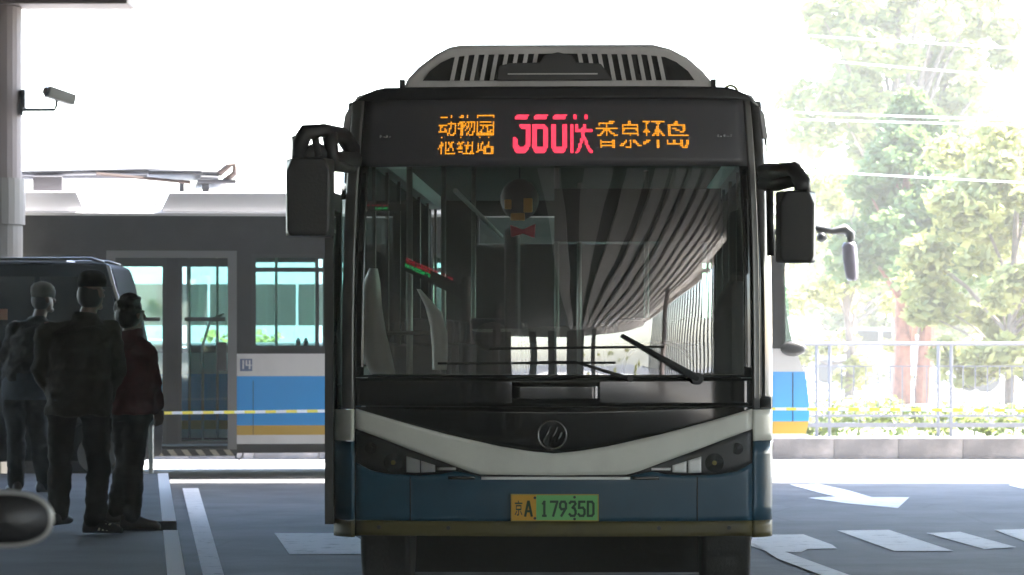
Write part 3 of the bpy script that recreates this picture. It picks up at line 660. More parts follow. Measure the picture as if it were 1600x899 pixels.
MB().ell((-.38, .78, 1.55), (.11,.07,.09)).box(-.42,-.34,.76,.80,1.3,1.5).build('ticket_reader', M_dark, bus, smooth=False)
# hanging ornament
orn = MB().ell(tuple(ip(812,312,.55)), (.115,.10,.125)).build('hanging_ornament', mat('ornament_dark', (.04,.025,.02), .6), bus, smooth=True, label='round lucky charm with orange patches and a red bow hung behind the windshield')
M_or = mat('ornament_orange', (.6,.27,.03), .5)
for (u0, u1, v0, v1) in ((788,799,312,327),(818,832,310,332),(798,820,333,345)):
    a, c = ip(u0, v1, .43), ip(u1, v0, .43); MB().box(a.x, c.x, a.y-.01, a.y+.03, a.z, c.z).build('patch', M_or, orn, bevel=.006)
bw = MB(); c = ip(817,362,.47)
bw.prism([(c.x-.07,c.z-.035),(c.x-.075,c.z+.04),(c.x,c.z+.012),(c.x+.075,c.z+.045),(c.x+.07,c.z-.04),(c.x,c.z-.012)], c.y-.02, c.y+.02).build('bow', mat('bow_red', (.55,.02,.04), .6), orn, bevel=.008)
MB().tube([ip(812,262,.55), ip(812,290,.55)], .004, 5).build('cord', M_plasb, orn)
# glowing red and green dots stand in for station signs reflected in the glass
def reflected_text(pts, wpx, m, seed, dy):
    rnd = random.Random(seed); mb = MB(); (u0,v0),(u1,v1) = pts; n = int((u1-u0)/1.6)
    for i in range(n):
        for j in range(int(wpx/1.5)):
            if rnd.random() < .62:
                t = (i+.5)/n; a = ip(u0+(u1-u0)*t, v0+(v1-v0)*t+j*1.5, dy); k = .0022
                mb.add([(a.x-k,a.y,a.z-k),(a.x+k,a.y,a.z-k),(a.x+k,a.y,a.z+k),(a.x-k,a.y,a.z+k)], [(0,1,2,3)])
    return mb
bd = MB(); a, c = ip(566,330,.62), ip(634,319,.62); bd.box(a.x, c.x, a.y+.004, a.y+.03, a.z, c.z)
tk = bd.build('led_ticker', M_dark, bus)
reflected_text(((568,321),(632,321)), 2.2, M_redrefl, 1, .62).build('red_text', M_redrefl, tk)
reflected_text(((585,325),(630,325)), 3.2, M_greenrefl, 2, .62).build('green_text', M_greenrefl, tk)
qa, qb = ip(632,402,.66), ip(722,446,.66); dz = 22/270
tk = MB().prism([(qa.x,qa.z-dz),(qb.x,qb.z-dz),(qb.x,qb.z),(qa.x,qa.z)], qa.y+.004, qa.y+.02).build('led_ticker', M_dark, bus)
reflected_text(((635,403),(708,436)), 9, M_redrefl, 3, .66).build('red_text', M_redrefl, tk)
reflected_text(((633,412),(690,437)), 6, M_greenrefl, 4, .66).build('green_text', M_greenrefl, tk)
reflected_text(((698,446),(721,456)), 7, M_greenrefl, 5, .66).build('green_text', M_greenrefl, tk)
# wipers
for (ua, va, ub, vb, blade) in ((1090,592,972,524,((765,545),(1038,542))), (985,592,900,566,((684,568),(962,567)))):
    wp = MB(); A = (bx(ua), Sy(bx(ua), bz(va))-.04, bz(va)); B = (bx(ub), Sy(bx(ub), bz(vb))-.06, bz(vb))
    wp.tube([A, tuple((Vector(A)+Vector(B))/2-Vector((0,.02,0))), B], [.024,.016,.010] if ua > 1050 else [.012,.009,.007], 8)
    w_o = wp.build('wiper', M_rubber, bus, smooth=True)
    (u1,v1),(u2,v2) = blade
    pts = [(bx(u1+(u2-u1)*t/8), Sy(bx(u1+(u2-u1)*t/8), bz(v1))-.03, bz(v1+(v2-v1)*t/8)) for t in range(9)]
    MB().tube(pts, .008, 6).build('blade', M_rubber, w_o)
    if blade[0][0] < 700: MB().tube([B, pts[4]], .01, 6).build('link', M_rubber, w_o)
    MB().disc_y(A[0], A[2], A[1]-.02, A[1]+.04, .035 if ua > 1050 else .018, 16).build('pivot', M_plasb, w_o)
# roof air conditioner
def ax(u): return (u-873)/245.5
def az(v): return H+(HV-v)/245.5
ac = MB().prism([(ax(632),3.02),(ax(634),az(126)),(ax(655),az(104)),(ax(682),az(84)),(ax(703),az(73)),(ax(722),az(69.5)),(ax(1022),az(69.5)),(ax(1048),az(76)),(ax(1075),az(90)),(ax(1100),az(112)),(ax(1112),az(127)),(ax(1114),3.02)], 2.0, 4.6).build('air_conditioner', M_acwhite, bus, bevel=.03, label='grey roof air conditioner with slotted arched front')
gp = [(662,126),(672,112),(690,98),(707,90),(740,86),(873,84),(1006,86),(1040,90),(1058,98),(1076,112),(1086,126)]
MB().prism([(ax(a), az(b)) for a, b in gp], 1.985, 1.999).build('grille_opening', M_rubber, ac)
for k in range(1, 10):
    for s in (-1, 1):
        ub = 873+s*(173-k*15.5+8); ut = ub+s*(-8)
        vt = interp(gp, ut)-1
        MB().prism([(ax(ub-3.2), az(126.5)), (ax(ut-3.2), az(vt)), (ax(ut+3.2), az(vt)), (ax(ub+3.2), az(126.5))], 1.97, 1.984).build('slat', M_acwhite, ac)
MB().prism([(ax(778),az(127)),(ax(782),az(104)),(ax(800),az(100)),(ax(845),az(99)),(ax(852),az(88)),(ax(873),az(83)),(ax(895),az(88)),(ax(902),az(99)),(ax(940),az(101)),(ax(958),az(127))], 1.93, 1.969).build('centre_cover', mat('cover_grey', (.055,.055,.055), .5), ac, bevel=.008)
MB().box(ax(795),ax(935), 1.92,1.929, az(118), az(116)).build('cover_seam', M_acwhite, ac)
for u_ in (629, 1116):
    MB().box(ax(u_-4), ax(u_+4), 2.0, 2.1, 3.0, az(124)).build('mount_bracket', M_dark, ac)
MB().tube([(ax(1137)+.045*math.cos(t*PI/12), 1.4, 3.055+.05*math.sin(t*PI/12)) for t in range(24)], .009, 6, closed=True).build('lifting_ring', mat('ring_brass', (.25,.24,.06), .4), bus, smooth=True)
# mirrors
def mirror(u0,u1,v0,v1,arm, holes):
    mr = MB().loft([[(x_, y_, z_) for (x_, y_) in ((bx(u0+i0),-.42),(bx(u1-i0),-.42),(bx(u1),-.28),(bx(u1-6),-.18),(bx(u0+6),-.18),(bx(u0),-.28))] for (z_, i0) in ((bz(v1),10),(bz(v1-10),5),(bz(v0+20),4),(bz(v0),14))]).build('wing_mirror', M_plasb, bus, bevel=.015)
    for pts, r_ in arm: MB().tube([(bx(a), y_, bz(b)) for a, b, y_ in pts], r_, 8).build('mirror_arm', M_plasb, mr, smooth=True)
    return mr
mirror(453,528,252,372, [(([ (470,262,-.3),(476,228,-.32),(486,212,-.34),(510,208,-.3),(538,214,-.1),(548,232,.1) ]), [.03,.05,.05,.04,.05,.05]),
      (([(478,250,-.3),(500,240,-.25),(525,252,-.1),(550,248,.1)]), [.05,.055,.05,.06]), (([(497,208,-.3),(503,248,-.3)]), .022), (([(520,212,-.25),(524,262,-.2),(548,262,.06)]), [.045,.04,.03]), (([(470,216,-.3),(478,250,-.3)]), [.03,.05])], ())
mirror(1208,1269,303,413, [(([ (1196,268,.12),(1215,272,-.1),(1236,270,-.25),(1248,288,-.3),(1250,310,-.3) ]), [.05,.055,.05,.05,.045]),
      (([(1197,285,.1),(1215,288,-.1),(1238,285,-.28)]), [.05,.045,.04]), (([(1202,290,0),(1204,400,0)]), .022)], ())

# ================================================================== TROLLEYBUS BEHIND
AR = R(6.6); N = Vector((3.36, 39.0, 0))
fdir = Vector((math.cos(AR), math.sin(AR), 0)); fper = Vector((-math.sin(AR), math.cos(AR), 0))
tb = empty('trolleybus', tuple(N+fper*1.25), 'white blue and yellow trolleybus crossing sideways behind the near bus with poles on its roof', 'bus', rz=PI/2+AR)
def ty_(u):
    k = (u-800)/F; return (N.x-N.y*k)/(math.cos(AR)-k*math.sin(AR))
def tz(u, v): return H+(HV-v)/F*(N.y-ty_(u)*math.sin(AR))
def tzm(v): return tz(380, v)
LT = 12.
zb = dict(skirt0=tzm(708), skirt=tzm(695), grey=tzm(680), yel=tzm(665), blue=tzm(588), white=tzm(553), sill=tzm(545), wtop=tzm(397), band=tzm(338))
def bandbox(y0, y1, z0, z1, name, m, xs=(-1,), t=.04, **k):
    for s in xs:
        a, c = (-1.25, -1.25+t) if s < 0 else (1.25-t, 1.25)
        o = MB().box(a, c, y0, y1, z0, z1).build(name, m, tb, **k)
    return o
d0, d1 = ty_(370), ty_(166)                  # middle door
segs = [(.42, d0, -1), (d1, LT, -1), (.42, LT, 1)]
for y0, y1, s in segs:
    bandbox(y0, y1, zb['grey']-.1, zb['grey'], 'skirt_band', M_fwhite, (s,))
    bandbox(y0, y1, zb['grey'], zb['yel'], 'yellow_band', M_fyel, (s,))
    bandbox(y0, y1, zb['yel'], zb['blue'], 'blue_band', M_fblue, (s,))
    bandbox(y0, y1, zb['blue'], zb['white'], 'white_band', M_fwhite, (s,))
    bandbox(y0, y1, zb['skirt0'], zb['grey']-.1, 'lower_skirt', M_fdark, (s,))
    bandbox(y0, y1, zb['white'], zb['sill'], 'window_sill', M_fdark, (s,), t=.05)
bandbox(.42, LT, zb['wtop'], zb['band'], 'charcoal_band', M_fdark, (-1, 1))
# panel seams
for u in (396,): bandbox(ty_(u), ty_(u)+.006, zb['grey'], zb['blue']-.05, 'panel_seam', M_fdark, (-1,), t=.04).location.x = -.003
# windows
def window(y0, y1, s, teal=M_glass, bar=True, frame=.05):
    x_ = s*1.25
    a, c = (x_, x_+.05) if s < 0 else (x_-.05, x_)
    z0, z1 = zb['sill'], zb['wtop']
    fr = MB().box(a, c, y0, y0+frame, z0, z1).box(a, c, y1-frame, y1, z0, z1).box(a, c, y0+frame, y1-frame, z1-.04, z1).box(a, c, y0+frame, y1-frame, z0, z0+.03)
    zz = tzm(418)
    if bar:
        fr.box(a, c, y0+frame, y1-frame, zz-.05, zz)
        ym = (y0+y1)/2; fr.box(a, c, ym-.02, ym+.02, z0+.03, zz-.05); fr.box(a, c, ym-.015, ym+.015, zz, z1-.04)
    f = fr.build('window_frame', M_plasb, tb)
    MB().box(x_-s*.02-.003, x_-s*.02+.003, y0+frame, y1-frame, z0+.03, (z1-.04)).build('pane', teal, f)
wy1 = ty_(397)
yy = wy1+.03
window(ty_(511)-.62, wy1+.03, -1)
y_ = ty_(511)-.66
while y_ > 1.9: window(max(y_-1.3, .6), y_, -1); y_ -= 1.36
y_ = d1+.12
while y_ < LT-.6: window(y_, min(y_+1.3, LT-.1), -1); y_ += 1.36
y_ = .6
while y_ < LT-.6: window(y_, min(y_+1.55, LT-.1), 1, bar=False, frame=.04); y_ += 1.6
bandbox(wy1+.03, d0, zb['sill'], zb['wtop'], 'window_post', M_fdark)
bandbox(d1, d1+.12, zb['sill'], zb['wtop'], 'window_post', M_fdark)
# middle door
M_dframe = mat('door_frame_grey', (.16,.16,.165), .5)
df = MB().box(-1.265, -1.2, d0, d0+.10, zb['skirt0']+.04, tz(280,392)).box(-1.265, -1.2, d1-.10, d1, zb['skirt0']+.04, tz(280,392)).box(-1.265, -1.2, d0+.1, d1-.1, tz(280,403), tz(280,392)).build('door_frame', M_dframe, tb)
dm = (ty_(284)+ty_(254))/2
for (ua, ub) in ((370-14, 284), (254, 180)):
    ya, yb = ty_(ua+6), ty_(ub-6); z0, z1 = zb['skirt0']+.10, tz(280,404); g0, g1 = ty_(ua), ty_(ub)
    lf = MB().box(-1.25, -1.2, ya, g0, z0, z1).box(-1.25, -1.2, g1, yb, z0, z1).box(-1.25, -1.2, g0, g1, z0, tz(280,690)).box(-1.25, -1.2, g0, g1, tz(280,417), z1).build('door_leaf', M_plasb, tb)
    MB().box(-1.232, -1.226, g0, g1, tz(280,690), tz(280,417)).build('pane', M_glass, lf)
    MB().box(-1.262, -1.252, (g0+.03), (g1-.03), tz(280,502), tz(280,496)).build('rail', M_plasb, lf)
MB().box(-1.25, -1.19, ty_(278), ty_(260), zb['skirt0']+.10, tz(280,404)).build('door_post', M_fdark, tb)
sb = MB().box(-1.30, -1.255, ty_(354), ty_(338), tz(346,580), tz(346,535)).build('door_control_box', M_plasb, tb, bevel=.01)
# hatched step under the door
hs = MB().box(-1.26, -1.2, d0, d1, tz(280,713), tz(280,702)).build('door_step', M_plasb, tb)
M_hat = mat('hatch_pale', (.36,.33,.26), .6)
k = 0; yy = d0+.03
while yy < d1-.12:
    z0, z1 = tz(280,712), tz(280,703)
    MB().prism([(yy,z0),(yy+.07,z0),(yy+.12,z1),(yy+.05,z1)], -1.2635, -1.2605, 'x').build('hatch_stripe', M_hat, hs); yy += .155
# number badge
bdg = MB().box(-1.256, -1.251, ty_(394), ty_(375), tz(385,580), tz(385,561)).build('number_badge', mat('badge_blue', (.10,.14,.25), .5), tb, label='small dark blue badge reading 14')
mb = MB(); M_bt = mat('badge_text', (.6,.6,.62), .5)
def segb(a, c):   # stroke on the badge given in pixels
    (u0,v0),(u1,v1) = a, c; y0, y1, z0, z1 = ty_(u0), ty_(u1), tz(385,v0), tz(385,v1); r_ = .009
    mb.box(-1.2585, -1.2565, min(y0,y1)-r_, max(y0,y1)+r_, min(z0,z1)-r_*.7, max(z0,z1)+r_*.7)
segb((380,564),(380,576)); segb((390,564),(390,576)); segb((385,564),(385,571)); segb((385,571),(392,571)); mb.build('badge_number', M_bt, bdg)
# tow loop hanging below
MB().tube([(-1.2, ty_(365), tzm(704)), (-1.2, ty_(369), tzm(716)), (-1.2, ty_(374), tzm(719)), (-1.2, ty_(379), tzm(714)), (-1.2, ty_(381), tzm(704))], .01, 6).build('hanging_loop', M_plasb, tb)
MB().box(-1.2, 1.2, .6, LT-.05, zb['skirt0'], zb['skirt0']+.08).build('floor', M_dark, tb)
MB().box(-1.24, 1.24, LT-.05, LT, zb['skirt0'], zb['band']).build('rear_wall', M_fdark, tb)
for s in (-1, 1):
    for wy in (2.6, 8.6):
        wh = MB().disc_x(wy, .48, s*1.1-.13, s*1.1+.13, .48).build('wheel', M_rubber, tb, bevel=.03)
        MB().disc_x(wy, .48, s*1.235-.01, s*1.235+.01, .24).build('rim', M_steel, wh)
# nose
zt = 2.9
def nose(zs, name, m, x0=-1.25, x1=1.25, back=.45):
    nz = [(.42,.06),(.55,.02),(.75,0),(1.1,.04),(1.3,.12),(1.5,.19),(2.0,.27),(2.5,.36),(2.9,.43)]
    pts = [(interp(nz, z), z) for z in [zs[0]+(zs[1]-zs[0])*i/6 for i in range(7)]]
    return MB().prism([(back, zs[0])]+pts+[(back, zs[1])], x0, x1, 'x').build(name, m, tb, bevel=.0)
nose((.42, .46), 'nose_grey', M_fwhite); nose((.461, .60), 'nose_yellow', M_fyel); nose((.601, 1.16), 'nose_blue', M_fblue)
nose((1.161, 1.42), 'nose_white', M_fwhite); nose((1.421, 2.6), 'quarter_glass', M_glass, -1.25, -1.22, .32); nose((2.601, 2.9), 'nose_corner', M_fdark, -1.25, -1.17, .62); nose((1.421, 2.9), 'nose_pillar', M_fdark, 1.17, 1.25, .62); bandbox(.28, .62, 1.42, 2.6, 'nose_pillar', M_fdark)
nose((1.43, 2.55), 'front_windscreen', M_glass, -1.16, 1.16, .42); nose((2.56, 2.9), 'destination_header', M_fdark, -1.16, 1.16, .7)
MB().box(-1.254,-1.2505,.19,.2,.6,1.15).build('panel_seam', M_fdark, tb)
# lower front mirror
MB().ell((-1.30,.20,1.42), (.05,.15,.085)).build('lower_mirror', M_plasb, tb, smooth=True)
# forward mirror on its arm
yM = ty_(1328)
mm = MB().tube([(-1.05,.5,2.72),(-1.2,.0,2.80),(-1.25,ty_(1300),tz(1300,362)),(-1.25,ty_(1320),tz(1320,358)),(-1.25,ty_(1329),tz(1329,366)),(-1.25,ty_(1330),tz(1330,382))], [.035,.035,.04,.06,.055,.035], 10).build('mirror_arm', M_plasb, tb, smooth=True)
mh = MB().loft([[(-1.25+.07*math.cos(t*PI/8), ty_(uc)+w_*math.sin(t*PI/8), tz(1328,v)) for t in range(16)] for v, uc, w_ in ((439,1331,.045),(434,1331,.07),(410,1329,.085),(385,1327,.085),(379,1327,.06))]).build('forward_mirror', mat('mirror_violet_grey', (.13,.12,.15), .4), tb, smooth=True)
MB().ell((-1.25, ty_(1284), tz(1284,371)), (.06,.06,.06)).box(-1.27,-1.23,ty_(1292),ty_(1276),tz(1284,364),tz(1284,362)).build('front_camera', M_plasb, tb)
# roof
MB().prism([(-1.25,zb['band']),(-1.19,zb['band']+.06),(-1.0,zb['band']+.10),(1.0,zb['band']+.10),(1.19,zb['band']+.06),(1.25,zb['band'])], .42, LT, 'y').build('roof', M_froof, tb)
MB().box(-1.262,-1.251,.42,LT,zb['band']-.0,zb['band']+.03).build('rain_gutter', M_fwhite, tb)
M_fair = mat('roof_fairing', (.78,.78,.82), .45)
zc, zf = zb['band']+.045, tz(300,300)
def fairing(ua_t, ua_b, ub_t, ub_b):
    MB().prism([(ty_(ua_b),zc),(ty_(ua_t),zf),(ty_(ub_t),zf),(ty_(ub_b),zc)], -1.2, -1.1, 'x').build('roof_fairing', M_fair, tb, bevel=.015)
    MB().box(-1.1, 1.0, min(ty_(ua_t),ty_(ub_t))+.05, max(ty_(ua_t),ty_(ub_t))-.05, zc+.01, zf-.04).build('equipment_box', M_froof, tb, bevel=.02)
fairing(120, 134, -130, -140); fairing(640, 660, 265, 250); fairing(1200, 1215, 690, 670)
fairing_top = zf
MB().box(-1.0, -.4, ty_(97), ty_(50), zf-.02, tz(70,274)).build('roof_box', mat('roof_box_grey', (.07,.065,.07), .6), tb, bevel=.01)
MB().box(-1.13, -1.1, ty_(247), ty_(138), zc, zc+.10).build('edge_rail', M_froof, tb)
# trolley poles and their base
pb = MB().box(-.75,.75,ty_(372),ty_(310),tz(340,284),tz(340,277)).box(-.6,-.5,ty_(330),ty_(318),zc,tz(330,277)).box(-.6,-.5,ty_(290),ty_(282),zc,tz(290,277)).box(-.75,.75,ty_(318),ty_(232),tz(290,270),tz(290,263)).build('pole_base', mat('pole_base_grey', (.018,.018,.022), .5), tb, bevel=.012)
MB().tube([(-.7,ty_(345),tz(345,268)),(-.7,ty_(358),tz(358,257)),(-.7,ty_(369),tz(369,253)),(-.7,ty_(369),tz(369,268)),(-.7,ty_(350),tz(350,282))], .035, 8).build('spring_loop', mat('spring_brown', (.05,.03,.025), .6), pb, smooth=True)
for s in (-1, 1):
    MB().tube([(s*.62, ty_(350), tz(350,266)), (s*.62, ty_(230), tz(230,266)+.02), (s*.5, ty_(30), tz(30,266)), (s*.4, LT+1.2, tz(30,262))], [.04,.035,.03,.02], 8).build('trolley_pole', mat('pole_grey', (.03,.03,.036), .5), tb, smooth=True)
MB().tube([(-.66, ty_(150), tz(150,268)), (-.66, ty_(300), tz(300,282))], .022, 6).build('pole_spring', MATS['spring_brown'], tb)
# seats and rails inside
for k in range(8):
    yb = 1.8+k*1.15
    if abs(yb-(d0+d1)/2) < .9: continue
    for x_ in (-.8, .8):
        MB().box(x_-.35, x_+.35, yb, yb+.4, .75, .83).box(x_-.35, x_+.35, yb+.38, yb+.44, .83, 1.38).tube([(x_-.3,yb+.41,1.38),(x_-.25,yb+.41,1.5),(x_,yb+.41,1.53),(x_+.25,yb+.41,1.5),(x_+.3,yb+.41,1.38)], .014, 6).build('passenger_seat', M_seat, tb)
for u_ in (300, 345, 440): MB().tube([(.0, ty_(u_), .4), (.0, ty_(u_), 2.85)], .016).build('grab_pole', M_steel, tb)
MB().tube([(-.9,ty_(352),tzm(490)),(-.9,ty_(330),tzm(500)),(-.9,ty_(318),tzm(540)),(-.9,ty_(318),.4)], .016).build('door_rail', M_steel, tb)
MB().tube([(-.9,ty_(190),tzm(510)),(-.9,ty_(215),tzm(520)),(-.9,ty_(235),tzm(560)),(-.9,ty_(238),.4)], .016).build('door_rail', M_steel, tb)

# ================================================================== OTHER VEHICLES
# black van behind the waiting people
van = empty('parked_van', (-5.9, 35.2, 0), 'tall black van parked behind the three waiting people', 'van')
def vp(u, v): p = P(u, v, 35.2); return (p.x+5.9, p.z)
prof = [vp(225,722),vp(228,680),vp(226,640),vp(214,580),vp(196,500),vp(182,440),vp(174,416),vp(160,411),vp(60,409),(-2.6,vp(0,411)[1]),(-3.2,2.15),(-3.9,1.5),(-4.9,1.25),(-5.0,.9),(-5.0,vp(0,722)[1])]
M_van = mat('van_black', (.003,.003,.004), .6, spec=.05)
MB().prism(prof, 0, 1.75).build('body', M_van, van, bevel=.04)
def vpan(pts, name, m, y=-.004, d=.012):
    return MB().prism([vp(a, b) for a, b in pts], y, y+d).build(name, m, van, bevel=.003)
M_vglass = mat('van_window', (.006,.008,.009), .25, spec=.3)
vpan([(150,432),(168,432),(186,500),(188,508),(150,508)], 'window', M_vglass, -.006)
vpan([(62,432),(142,432),(142,508),(62,508)], 'window', M_vglass, -.006)
vpan([(-40,432),(54,432),(54,508),(-40,508)], 'window', M_vglass, -.006)
vpan([(-140,440),(-50,432),(-50,508),(-160,508)], 'window', M_vglass, -.006)
vpan([(165,412),(172,416),(182,452),(197,500),(193,500),(177,455)], 'rear_pillar_trim', M_chrome, -.01, .01)
vpan([(0,483),(12,483),(12,500),(0,500)], 'side_marker', mat('marker_orange', (.35,.14,.06), .5), -.012)
for y_ in (.15, 1.6): MB().tube([(-2.2,y_,vp(0,411)[1]+.03),(-2.1,y_,vp(0,405)[1]),(vp(140,0)[0],y_,vp(0,404)[1]),(vp(160,0)[0],y_,vp(0,410)[1])], .016).build('roof_rail', M_steel, van, smooth=True)
vb = MB().box(vp(20,0)[0], vp(95,0)[0], .5, 1.2, vp(0,411)[1], vp(0,404)[1]).build('roof_load', mat('roof_load_white', (.5,.5,.55), .5), van, bevel=.02)
for wx in (vp(152,0)[0], -4.1):
    wh = MB().loft([[(wx+r_*math.cos(t*PI/16), y_, .36+r_*math.sin(t*PI/16)) for t in range(32)] for y_, r_ in ((.02,.33),(-.02,.36),(-.02+.0,.36),(.2,.36))]).build('wheel', M_rubber, van)
    MB().disc_y(wx, .36, -.03, .0, .2).build('rim', M_dchrome, wh)
MB().box(-5.06,-4.9,.1,1.65,.35,.6).build('front_bumper', M_plasb, van, bevel=.03)

def side_vehicle(loc, rz, prof, wid, m, wheels, wins, label, cat, name, wr=.33, group=None, extra=None):
    r_ = empty(name, loc, label, cat, rz, group)
    MB().prism(prof, -wid/2, wid/2).build('body', m, r_, bevel=.05)
    for s in (-1, 1):
        for wq in wins:
            y = s*(wid/2+.003); MB().prism(wq, y-.004, y+.004).build('window', M_glassd, r_)
        for wx in wheels:
            wh = MB().disc_y(wx, wr, s*(wid/2)-.12, s*(wid/2)+.01, wr).build('wheel', M_rubber, r_); MB().disc_y(wx, wr, s*(wid/2)+.0105 if s > 0 else s*(wid/2)-.02, s*(wid/2)+.02 if s > 0 else s*(wid/2)-.0105, wr*.6).build('rim', M_steel, wh)
    return r_
M_coach = mat('coach_white', (.55,.56,.56), .35); M_carw = mat('car_white', (.6,.6,.6), .25, coat=.5); M_card = mat('car_dark_red', (.12,.02,.02), .25, coat=.5); M_cars = mat('car_silver', (.35,.36,.38), .25, metal=.4)
cp = [(-5.5,.35),(5.3,.35),(5.5,.8),(5.4,1.6),(5.1,2.9),(4.9,3.05),(-5.4,3.05),(-5.5,2.9)]
cw = [[(-5.3+i*1.5,1.75),(-3.84+i*1.5,1.75),(-3.84+i*1.5,2.45),(-5.3+i*1.5,2.45)] for i in range(7)]
side_vehicle((-4.4, 60, 0), R(3), cp, 2.4, M_coach, (-3.4, 3.2), cw, 'white coach with dark windows seen through the windows of the trolleybus', 'bus', 'coach', .46)
carp = [(-2.2,.3),(2.2,.3),(2.28,.6),(2.2,.85),(1.3,1.0),(.65,1.42),(-.9,1.45),(-1.7,1.05),(-2.25,.95),(-2.3,.6)]
carw = [[(-.8,1.0),(-.1,1.0),(-.1,1.36),(-.65,1.38)],[(0,1.0),(1.05,1.0),(.6,1.35),(0,1.36)]]
side_vehicle((11.6, 76, .35), R(4), carp, 1.75, M_carw, (-1.4,1.4), carw, 'pale parked car half cut by the right edge behind the railing', 'car', 'parked_car', .32)
side_vehicle((9.6, 90, .35), R(-3), carp, 1.75, M_cars, (-1.4,1.4), carw, 'small silver car parked far behind the trunks of the conifer', 'car', 'parked_car', .32)
side_vehicle((-5.6, 50, .1), R(2), carp, 1.75, M_cars, (-1.4,1.4), carw, 'silver car glimpsed through the glass of the trolleybus doors', 'car', 'parked_car', .32)
tag(MB().box(-60,60,52.5,300,-.05,.35).build('far_ground', mat('far_paving', (.30,.29,.27), .8, var=.2, vscale=.4)), kind='structure')
def bush(x, y, z, rx_, rz_, label, seed, m):
    root = empty('bush', (x, y, z), label, 'bush'); rnd = random.Random(seed)
    cs = [(Vector((rnd.uniform(-1,1)*rx_, rnd.uniform(-.5,.5), rnd.uniform(0,1)*rz_)), .32) for _ in range(30)]
    cs = [c for c in cs if (c[0].x/rx_)**2+(c[0].z/rz_)**2 < 1]
    leaves(cs, 170, .07, m, 'foliage', root, seed)
    st = MB()
    for c, r_ in cs[::4]: st.tube([(0,0,-.1), tuple(c*.6), tuple(c)], .02, 5)
    st.build('stems', M_bark2, root)
bush(-3.7, 49.5, .3, 1.5, 1.35, 'rounded bright green bush seen through the side window of the trolleybus', 31, ML[2])

bush(6, -72, 0, 9, 4.0, 'sunlit shrubbery outside the rear of the station behind the viewer', 41, ML[2])
# ================================================================== BARRIER TAPE
tp = empty('barrier_tape', (-3.6, 34.6, 0), 'yellow and white barrier tape stretched across behind the near bus', 'barrier tape')
def tpt(u, v): p = P(u, v, 34.6); return Vector((p.x+3.6, 0, p.z))
A_, B_ = tpt(236, 646), tpt(1700, 643); n = 90
for i in range(n):
    t0, t1 = i/n, (i+1)/n
    f_ = lambda t: A_.lerp(B_, t)+Vector((0, .01*math.sin(t*40), .07*4*t*(1-t)*-.0+.035*math.sin(t*PI)))
    p0, p1 = f_(t0), f_(t1)
    h_ = .015
    mb = MB().add([(p0.x,p0.y-.002,p0.z-h_),(p1.x,p1.y-.002,p1.z-h_),(p1.x,p1.y-.002,p1.z+h_),(p0.x,p0.y-.002,p0.z+h_),(p0.x,p0.y+.002,p0.z-h_),(p1.x,p1.y+.002,p1.z-h_),(p1.x,p1.y+.002,p1.z+h_),(p0.x,p0.y+.002,p0.z+h_)],
        [(0,1,2,3),(7,6,5,4),(0,4,5,1),(3,2,6,7)])
    mb.build('tape_segment', M_tapeY if i % 2 else M_tapeW, tp)
for q in (A_, B_):
    MB().tube([(q.x,0,0),(q.x,0,q.z+.12)], .025).build('stanchion', M_steel, tp); MB().loft([[(q.x+r_*math.cos(t*PI/10), r_*math.sin(t*PI/10), z) for t in range(20)] for z, r_ in ((0,.16),(.03,.15),(.05,.04))]).build('stanchion_base', M_rubber, tp)

# ================================================================== SCOOTER (only its mirror reaches the frame)
YS = 7.5
sp = P(30, 810, YS)
sc_ = empty('motor_scooter', (sp.x-.35, YS, 0), 'black scooter whose oval chrome rimmed mirror fills the lower left corner', 'scooter')
def sq(u, v, dy=0): p = P(u, v, YS); return (p.x-(sp.x-.35), dy, p.z)
def oval(cu, cv, a, b, y, n=40, pw=2.4):
    out = []
    for t in range(n):
        c, s_ = math.cos(2*PI*t/n), math.sin(2*PI*t/n)
        out.append(sq(cu+a*math.copysign(abs(c)**(2/pw), c), cv-b*math.copysign(abs(s_)**(2/pw), s_), y))
    return out
mz = MB().loft([oval(8, 811, 30, 14, .075), oval(8, 811, 62, 32, .05), oval(8, 811, 71, 40, .0), oval(8,811,69,38,-.012)]).build('mirror', M_plasb, sc_, smooth=True)
MB().tube(oval(8, 811, 71.5, 40.5, -.004), .007, 8, closed=True).build('mirror_rim', mat('rim_satin', (.4,.4,.38), .35, metal=.3), mz, smooth=True)
MB().tube([sq(-20,845,.03), sq(-30,880,.05), sq(-60,960,.06)], .008).build('mirror_stem', M_plasb, sc_)
hb = sq(-60, 960, .06)
MB().tube([(hb[0]-.5, .1, hb[2]+.0), (hb[0]-.25, .06, hb[2]-.04), (hb[0]+.02, .06, hb[2])], .014).build('handlebar', M_plasb, sc_)
cxs = hb[0]-.25
MB().tube([(cxs,.06,hb[2]-.04), (cxs,-.15,.25)], .025).build('steering_column', M_plasb, sc_)
MB().loft([[(cxs+w_*math.cos(t*PI/8), y_+.06*math.sin(t*PI/8), z_) for t in range(16)] for z_, w_, y_ in ((.3,.12,-.05),(.5,.2,-.02),(.75,.2,.04),(.84,.12,.06))]).build('front_shield', M_van, sc_, smooth=True)
for wy in (-.2, 1.05):
    MB().loft([[(cxs+x_, wy+r_*math.cos(t*PI/14), .22+r_*math.sin(t*PI/14)) for t in range(28)] for x_, r_ in ((-.05,.18),(-.03,.22),(.03,.22),(.05,.18))]).build('wheel', M_rubber, sc_)
MB().box(cxs-.13,cxs+.13,-.05,.75,.22,.28).box(cxs-.13,cxs+.13,.5,1.2,.28,.62).build('body', M_van, sc_, bevel=.04)
MB().box(cxs-.13,cxs+.13,.48,1.15,.622,.72).build('seat', M_rubber, sc_, bevel=.04)

